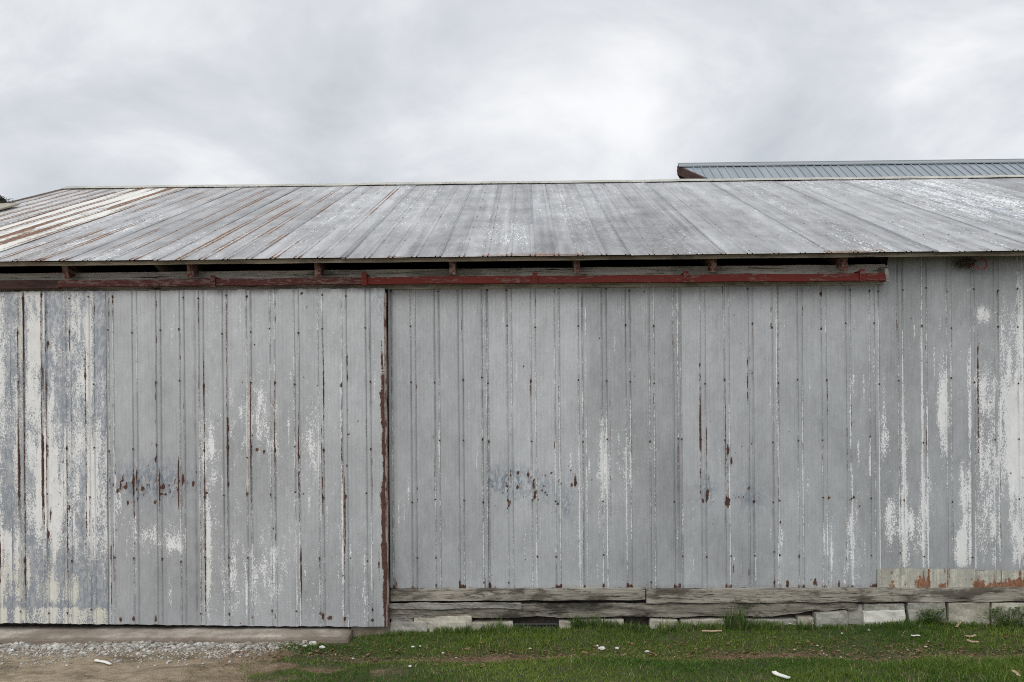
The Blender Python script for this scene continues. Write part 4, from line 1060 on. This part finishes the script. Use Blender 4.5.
def grass_material(name, a, b, dry):
    s = M(name)
    t = s.attr('tint')
    c = s.mix(s.rng(t, 0, .8), a, b); c = s.mix(s.rng(t, .86, .93), c, dry)
    tr = s.n('ShaderNodeBsdfTranslucent'); s.set(tr.inputs[0], c)
    s.fin(c, .6, 0, .3)
    mixs = s.n('ShaderNodeMixShader'); mixs.inputs[0].default_value = .3
    s.t.links.new(s.b.outputs[0], mixs.inputs[1]); s.t.links.new(tr.outputs[0], mixs.inputs[2]); s.t.links.new(mixs.outputs[0], s.out.inputs[0])
    return s.m
grass_m = grass_material('short_grass', (.046, .112, .013), (.165, .228, .034), (.34, .29, .16))
n = 210000
X = np.concatenate([rng.uniform(-6.5, 6.8, int(n * .8)), rng.uniform(-9, 9, int(n * .2))])
Y = np.concatenate([rng.uniform(-1.75, .0, int(n * .8)), rng.uniform(-4.5, -1.6, int(n * .2))])
dens = (1 - dirt_amt(X, Y)) ** 1.3
under = (X < WX(350, 8.75)) & (Y > -.37)
dens *= np.clip(.82 + .35 * snoise(X, Y, 4, 6, 77), .15, 1)
tuft_l = (X < -2.3) * .26 * (snoise(X, Y, 3.5, 6, 78) > .2) * (Y < -1.0)
tuft_l = tuft_l + (X < -1.9) * .35 * (np.abs(Y + .40) < .05) * (snoise(X, Y * 0, 5, 0, 79) > .3)
keep = (rng.random(len(X)) < np.maximum(dens, tuft_l)) & ~under & (Y < -.055)
X, Y = X[keep], Y[keep]
lush = np.clip(.5 + .6 * snoise(X, Y, 1.5, 2.5, 80), 0, 1)
lush2 = np.exp(-((X - 3.9) / 1.1) ** 2 - ((Y + 1.15) / .22) ** 2) + .6 * np.exp(-((X - .9) / .6) ** 2 - ((Y + 1.05) / .15) ** 2)
L = .018 + .022 * lush * rng.random(len(X)) + .030 * rng.random(len(X)) ** 2 + .045 * lush2 * rng.random(len(X))
L *= np.clip(1.15 - dirt_amt(X, Y), .4, 1) * (1 + .5 * np.exp(-((Y + .05) / .12) ** 2))
nc = 1500; cx_ = rng.uniform(-6.3, 6.6, nc); cy_ = rng.uniform(-1.7, -.07, nc)
ok = (dirt_amt(cx_, cy_) < .35) & ~((cx_ < WX(350, 8.75)) & (cy_ > -.40)); cx_, cy_ = cx_[ok], cy_[ok]
per = 26; rad_ = rng.uniform(.015, .045, len(cx_)); hh_ = rng.uniform(.035, .085, len(cx_)) * (.7 + .5 * np.clip(snoise(cx_, cy_, 1.5, 2.5, 80), -1, 1)) + .03 * np.exp(-((cx_ - 3.9) / 1.1) ** 2 - ((cy_ + 1.15) / .22) ** 2)
X = np.concatenate([X, np.repeat(cx_, per) + rng.normal(0, 1, len(cx_) * per) * np.repeat(rad_, per)])
Y = np.concatenate([Y, np.minimum(np.repeat(cy_, per) + rng.normal(0, 1, len(cx_) * per) * np.repeat(rad_, per), -.06)])
L = np.concatenate([L, np.repeat(hh_, per) * rng.uniform(.5, 1.05, len(cx_) * per)])
lush2 = np.exp(-((X - 3.9) / 1.1) ** 2 - ((Y + 1.15) / .22) ** 2) + .6 * np.exp(-((X - .9) / .6) ** 2 - ((Y + 1.05) / .15) ** 2)
tint = np.clip(.42 + .28 * snoise(X, Y, 2.2, 4, 81) + .12 * rng.normal(0, 1, len(X)) - .35 * lush2, 0, .84)
dry = rng.random(len(X)) < (.03 + .45 * dirt_amt(X, Y) + .12 * (snoise(X, Y, 4, 7, 82) > 1.0))
tint[dry] = .95 + .05 * rng.random(dry.sum())
grass = blades('grass', X, Y, L, .0045 + .002 * rng.random(len(X)), .9, grass_m, tint)
tag(grass, 'short green grass growing from the foot of the barn to the yard', 'grass', kind='stuff')

# dry leaves and chips lying in the worn rut
n = 2500
X = rng.uniform(-2.9, 6.5, n); Y = -.70 + rng.normal(0, .17, n)
a = rng.uniform(0, 6.28, n); r_ = rng.uniform(.006, .017, n) * (1 + .8 * (rng.random(n) > .93))
Z = gz_at(X, Y) + .012 + rng.uniform(0, .012, n)
V = []
for (ux, uy) in ((-1, -.45), (1, -.35), (.8, .5), (-.8, .4)):
    V.append(np.stack([X + r_ * (ux * np.cos(a) - uy * np.sin(a)), Y + r_ * (ux * np.sin(a) + uy * np.cos(a)), Z + r_ * rng.uniform(-.35, .5, n)], -1))
V = np.stack(V, 1).reshape(-1, 3); Q = np.arange(n * 4).reshape(-1, 4)
me = mesh_np('dry_leaves', V, Q); attr(me, 'tint', np.repeat(rng.random(n), 4))
s = M('dry_leaf'); col = s.mix(s.attr('tint'), (.10, .045, .025), (.21, .14, .085)); col = s.mix(s.rng(s.attr('tint'), .975, .98), col, (.42, .37, .29))
lv = link('dry_leaves', me, s.fin(col, .85, 0, .2)); tag(lv, 'scattered brown dry leaves in the worn strip across the grass', 'leaves', kind='stuff')

# ---- small single things in the grass
def gpos(px, py):
    """the ground point seen at that place in the photo"""
    r = RAY(px, py); z = 0.0
    for _ in range(5):
        t = (z - EYE) / r.z
        x, y = r.x * t, r.y * t - D
        z = float(gz_at(x, y))
    return x, y, z
white_m = plain('pale_limestone', (.55, .53, .50), .8, .15)
def stone(px, py, size, label, flat=.6, seed=1, mat=white_m):
    x, y, z = gpos(px, py); r = random.Random(seed); bm = bmesh.new()
    rr = bmesh.ops.create_icosphere(bm, subdivisions=2, radius=size)
    sx, sy = r.uniform(.9, 1.3), r.uniform(.6, .9); off = Vector((seed, seed * .3, 0))
    for v in bm.verts:
        k = 1 + .28 * hash3(v.co / size + off, 1.6); v.co = Vector((v.co.x * sx * k, v.co.y * sy * k, v.co.z * flat * k))
    o = bm_obj('stone', bm, mat, None, (x, y, z + size * flat * .3 + .012)); tag(o, label, 'stone'); return o
STN = [(602, 650, .026, 'larger white stone of the pair in the worn strip under the beam joint'), (597, 647.5, .018, 'smaller white stone touching the larger one in the worn strip'),
       (617, 650, .020, 'white stone just right of the pair in the worn strip'), (647, 653, .018, 'rounded pale stone at the right end of the bare rut patch'),
       (413, 648, .015, 'small white stone in the grass below the pale foundation block'), (420, 647.5, .012, 'tiny white chip beside a small white stone below the pale block'),
       (443, 654.5, .012, 'white chip on the brown strip below the left foundation blocks'), (410, 668, .014, 'lone white stone in the front grass left of centre'),
       (353, 660, .012, 'white chip at the left start of the worn strip'), (869, 634, .012, 'round white pebble in the grass below the limewashed block'),
       (530, 650, .013, 'pale chip in the worn strip below the cellar vent'), (842, 635, .010, 'tiny pale pebble in the grass below the leaning grey block'),
       (12, 652, .022, 'pale stone at the far left of the gravel'), (42, 643, .035, 'tan rock against the concrete footing, left of the grey rock'), (49, 643.5, .037, 'blue grey rock against the concrete footing at far left'),
       (313, 645, .035, 'largest white rock at the right end of the gravel band'), (305, 648, .024, 'white rock beside the largest one at the gravel end'), (322, 649, .026, 'rightmost white rock lying where the gravel meets the grass'),
       (790, 625, .010, 'pale pebble under the tapering end of the lower timber')]
grey_m = plain('blue_grey_rock', (.27, .28, .30), .85, .2); tan_m = plain('tan_rock', (.36, .32, .26), .85, .2)
for i, (px, py, sz_, lb) in enumerate(STN):
    stone(px, py, sz_, lb, seed=i + 2, mat=grey_m if 'blue grey' in lb else tan_m if 'tan rock' in lb else white_m)
def stick(name, px0, py0, px1, py1, wd, th, mat, label, cat, bend=.0, lift=.02, seg=8):
    x0, y0, z0 = gpos(px0, py0); x1, y1, z1 = gpos(px1, py1)
    bm = bmesh.new(); c = Vector(((x0 + x1) / 2, (y0 + y1) / 2, (z0 + z1) / 2 + lift)); L_ = math.hypot(x1 - x0, y1 - y0)
    box_bm(bm, -L_ / 2, L_ / 2, -wd / 2, wd / 2, -th / 2, th / 2, bevel=th * .3); slices(bm, 0, -L_ / 2, L_ / 2, seg)
    for v in bm.verts:
        t = v.co.x / L_ * 2; v.co.z += bend * t * t; v.co.y *= 1 - .4 * max(0, t) ** 2; v.co.y += .006 * math.sin(t * 4 + px0)
    o = bm_obj(name, bm, mat, None, c); o.rotation_euler = (0, math.asin(max(-1, min(1, (z0 - z1) / max(L_, .01)))), math.atan2(y1 - y0, x1 - x0)); tag(o, label, cat); return o
chip_w = plain('bleached_chip', (.70, .69, .66), .7, .08)
chip_t = plain('tan_wood_chip', (.40, .29, .20), .85, .2)
stick('wood_strip', 95.5, 662, 111.5, 666, .030, .010, chip_w, 'thin white strip lying on the bare dirt in front of the gravel', 'wood strip')
stick('wood_scrap', 774, 676.5, 790, 682.5, .045, .014, chip_w, 'bleached white splinter in the front grass right of centre', 'wood scrap', bend=.01, lift=.03)
stick('wood_stick', 702, 634.8, 722, 634.8, .018, .012, chip_t, 'tan stick lying in the grass close to the foundation', 'stick', lift=.035)
stick('wood_strip', 911, 639.5, 920, 639.6, .016, .008, chip_w, 'short white sliver in the grass below the upright blocks', 'wood strip', lift=.03)
stick('wood_chip', 966, 639.5, 976, 638, .030, .010, chip_t, 'upper tan wood chip of the two on the worn strip at right', 'wood chip', bend=.006)
stick('wood_chip', 967, 642.8, 979, 645, .035, .010, chip_t, 'lower and longer tan wood chip on the worn strip at right', 'wood chip', bend=.006)
stick('dry_leaf', 956, 631, 960, 626.5, .020, .004, chip_t, 'curled dry tan leaf standing in the grass near the last blocks', 'leaf', bend=.012, lift=.03)
stick('wood_chip', 1014, 675, 1020, 680, .030, .010, chip_t, 'tan wood chip in the grass at the lower right corner', 'wood chip', bend=.006, lift=.03)

# ---- weeds against the foundation, one thing each
weed_m = grass_material('weed_leaves', (.038, .082, .018), (.13, .19, .045), (.30, .28, .16))
def weed(px, py, hgt, rad, n, label, cat, name, seed, broad=False, tint0=.45):
    x, y, z = gpos(px, py); y = min(y, -.075)
    r = np.random.default_rng(seed)
    ang_ = r.uniform(0, 6.28, n); rr = rad * np.sqrt(r.random(n)) * .9
    X = x + np.cos(ang_) * rr; Y = y - .02 + np.sin(ang_) * rr * .35
    Y = np.minimum(Y, -.07)
    zb = float(gz_at(x, y))
    if not broad:
        L_ = hgt * (.45 + .6 * r.random(n)) * (1 - .4 * (rr / rad) ** 2)
        t = np.clip(tint0 + .18 * r.normal(0, 1, n), 0, .84); t[r.random(n) < .09] = .97
        o = blades(name, X, Y, L_, .0065 + .003 * r.random(n), .55, weed_m, t, None, z0=np.full(n, zb), rs=seed, loc=(x, y, zb))
    else:
        V = []; Q = []; T = []
        for i in range(n):
            h_ = hgt * r.random() ** .7; ca = r.uniform(0, 6.28); out_ = rad * (.3 + .8 * r.random()) * (1 - .4 * h_ / hgt)
            c = np.array([X[i] + math.cos(ca) * out_ * .5, min(Y[i] + math.sin(ca) * out_ * .3, -.07), zb + h_])
            l_ = r.uniform(.014, .030); tl = r.uniform(-.6, .7)
            dv = np.array([math.cos(ca), math.sin(ca), tl]) * l_; sv = np.array([-math.sin(ca), math.cos(ca), 0]) * l_ * .45
            b = len(V); V += [c - dv * .5, c - dv * .05 + sv, c + dv * .6, c - dv * .05 - sv + np.array([0, 0, .002])]; Q.append((b, b + 1, b + 2, b + 3)); T += [float(np.clip(tint0 + .2 * r.normal(), 0, .84))] * 4
            if i % 4 == 0:                                   # its stalk
                b = len(V); g = np.array([x + .2 * (c[0] - x), min(y, -.07), zb - .01]); w_ = np.array([.0025, 0, 0])
                V += [g - w_, g + w_, c + w_ * .6, c - w_ * .6]; Q.append((b, b + 1, b + 2, b + 3)); T += [.3] * 4
        V = np.array(V) - np.array((x, y, zb)); me = mesh_np(name, V, np.array(Q)); attr(me, 'tint', np.array(T))
        o = link(name, me, weed_m, None, (x, y, zb))
    tag(o, label, cat, 'weeds along the barn foundation'); return o
weed(735, 629, .32, .12, 150, 'tallest grass tuft, climbing over the lower timber right of centre', 'grass tuft', 'grass_tuft', 101, tint0=.35)
weed(752, 629, .13, .25, 220, 'wide loose grass tuft just right of the tallest tuft', 'grass tuft', 'grass_tuft', 102)
weed(672, 631, .15, .16, 170, 'bright arching grass tuft in front of the pale block under the beam joint', 'grass tuft', 'grass_tuft', 103, tint0=.62)
weed(634, 631, .13, .15, 140, 'dark grass tuft between the two pale blocks left of the beam joint', 'grass tuft', 'grass_tuft', 104, tint0=.35)
weed(592, 630, .16, .16, 150, 'upright grass tuft just right of the cellar vent', 'grass tuft', 'grass_tuft', 105, tint0=.45)
weed(494, 632, .17, .16, 120, 'thin grey green grass tuft left of the cellar vent', 'grass tuft', 'grass_tuft', 106, tint0=.55)
weed(466, 633, .10, .12, 160, 'low sparse grass tuft at the right edge of the long pale block', 'grass tuft', 'grass_tuft', 107)
weed(576, 628, .20, .05, 80, 'narrow dark grass tuft between the vent and the upright tuft', 'grass tuft', 'grass_tuft', 113, tint0=.25)
weed(536, 633, .09, .22, 220, 'low grass fringe standing in front of the cellar vent', 'grass tuft', 'grass_tuft', 114)
weed(1003, 622, .19, .27, 320, 'broad leaved weed in front of the last pale block at far right', 'weed', 'weed', 108, True, .5)
weed(931, 624, .15, .17, 230, 'broad leaved weed at the gap between the two grey upright blocks', 'weed', 'weed', 109, True, .4)
weed(833, 627, .07, .14, 130, 'short grass tuft before the fallen grey block', 'grass tuft', 'grass_tuft', 110)
weed(880, 626, .07, .18, 140, 'short grass fringe at the foot of the limewashed block', 'grass tuft', 'grass_tuft', 111)
weed(965, 624, .07, .18, 150, 'short grass fringe before the squarest tan block', 'grass tuft', 'grass_tuft', 112)
rw = random.Random(44)
for q, (px, lb) in enumerate([(446, 'low grass tuft before the joint of the grey and pale blocks near the door'), (524, 'low grass tuft at the left half of the cellar vent'), (612, 'low grass tuft under the middle of the lower timber'), (694, 'low grass tuft just right of the bright arching tuft'),
                              (712, 'low grass tuft behind the tan stick'), (778, 'low grass tuft below the stained spot of the lower timber'), (806, 'low grass tuft where the lower timber starts to taper'), (905, 'low grass tuft at the gap right of the limewashed block')]):
    weed(px, 629, rw.uniform(.09, .14), rw.uniform(.10, .17), 110, lb, 'grass tuft', 'grass_tuft', 130 + q, tint0=rw.uniform(.3, .6))
weed(400, 634, .06, .18, 150, 'short grass fringe beside the rusty foot of the door', 'grass tuft', 'grass_tuft', 115)
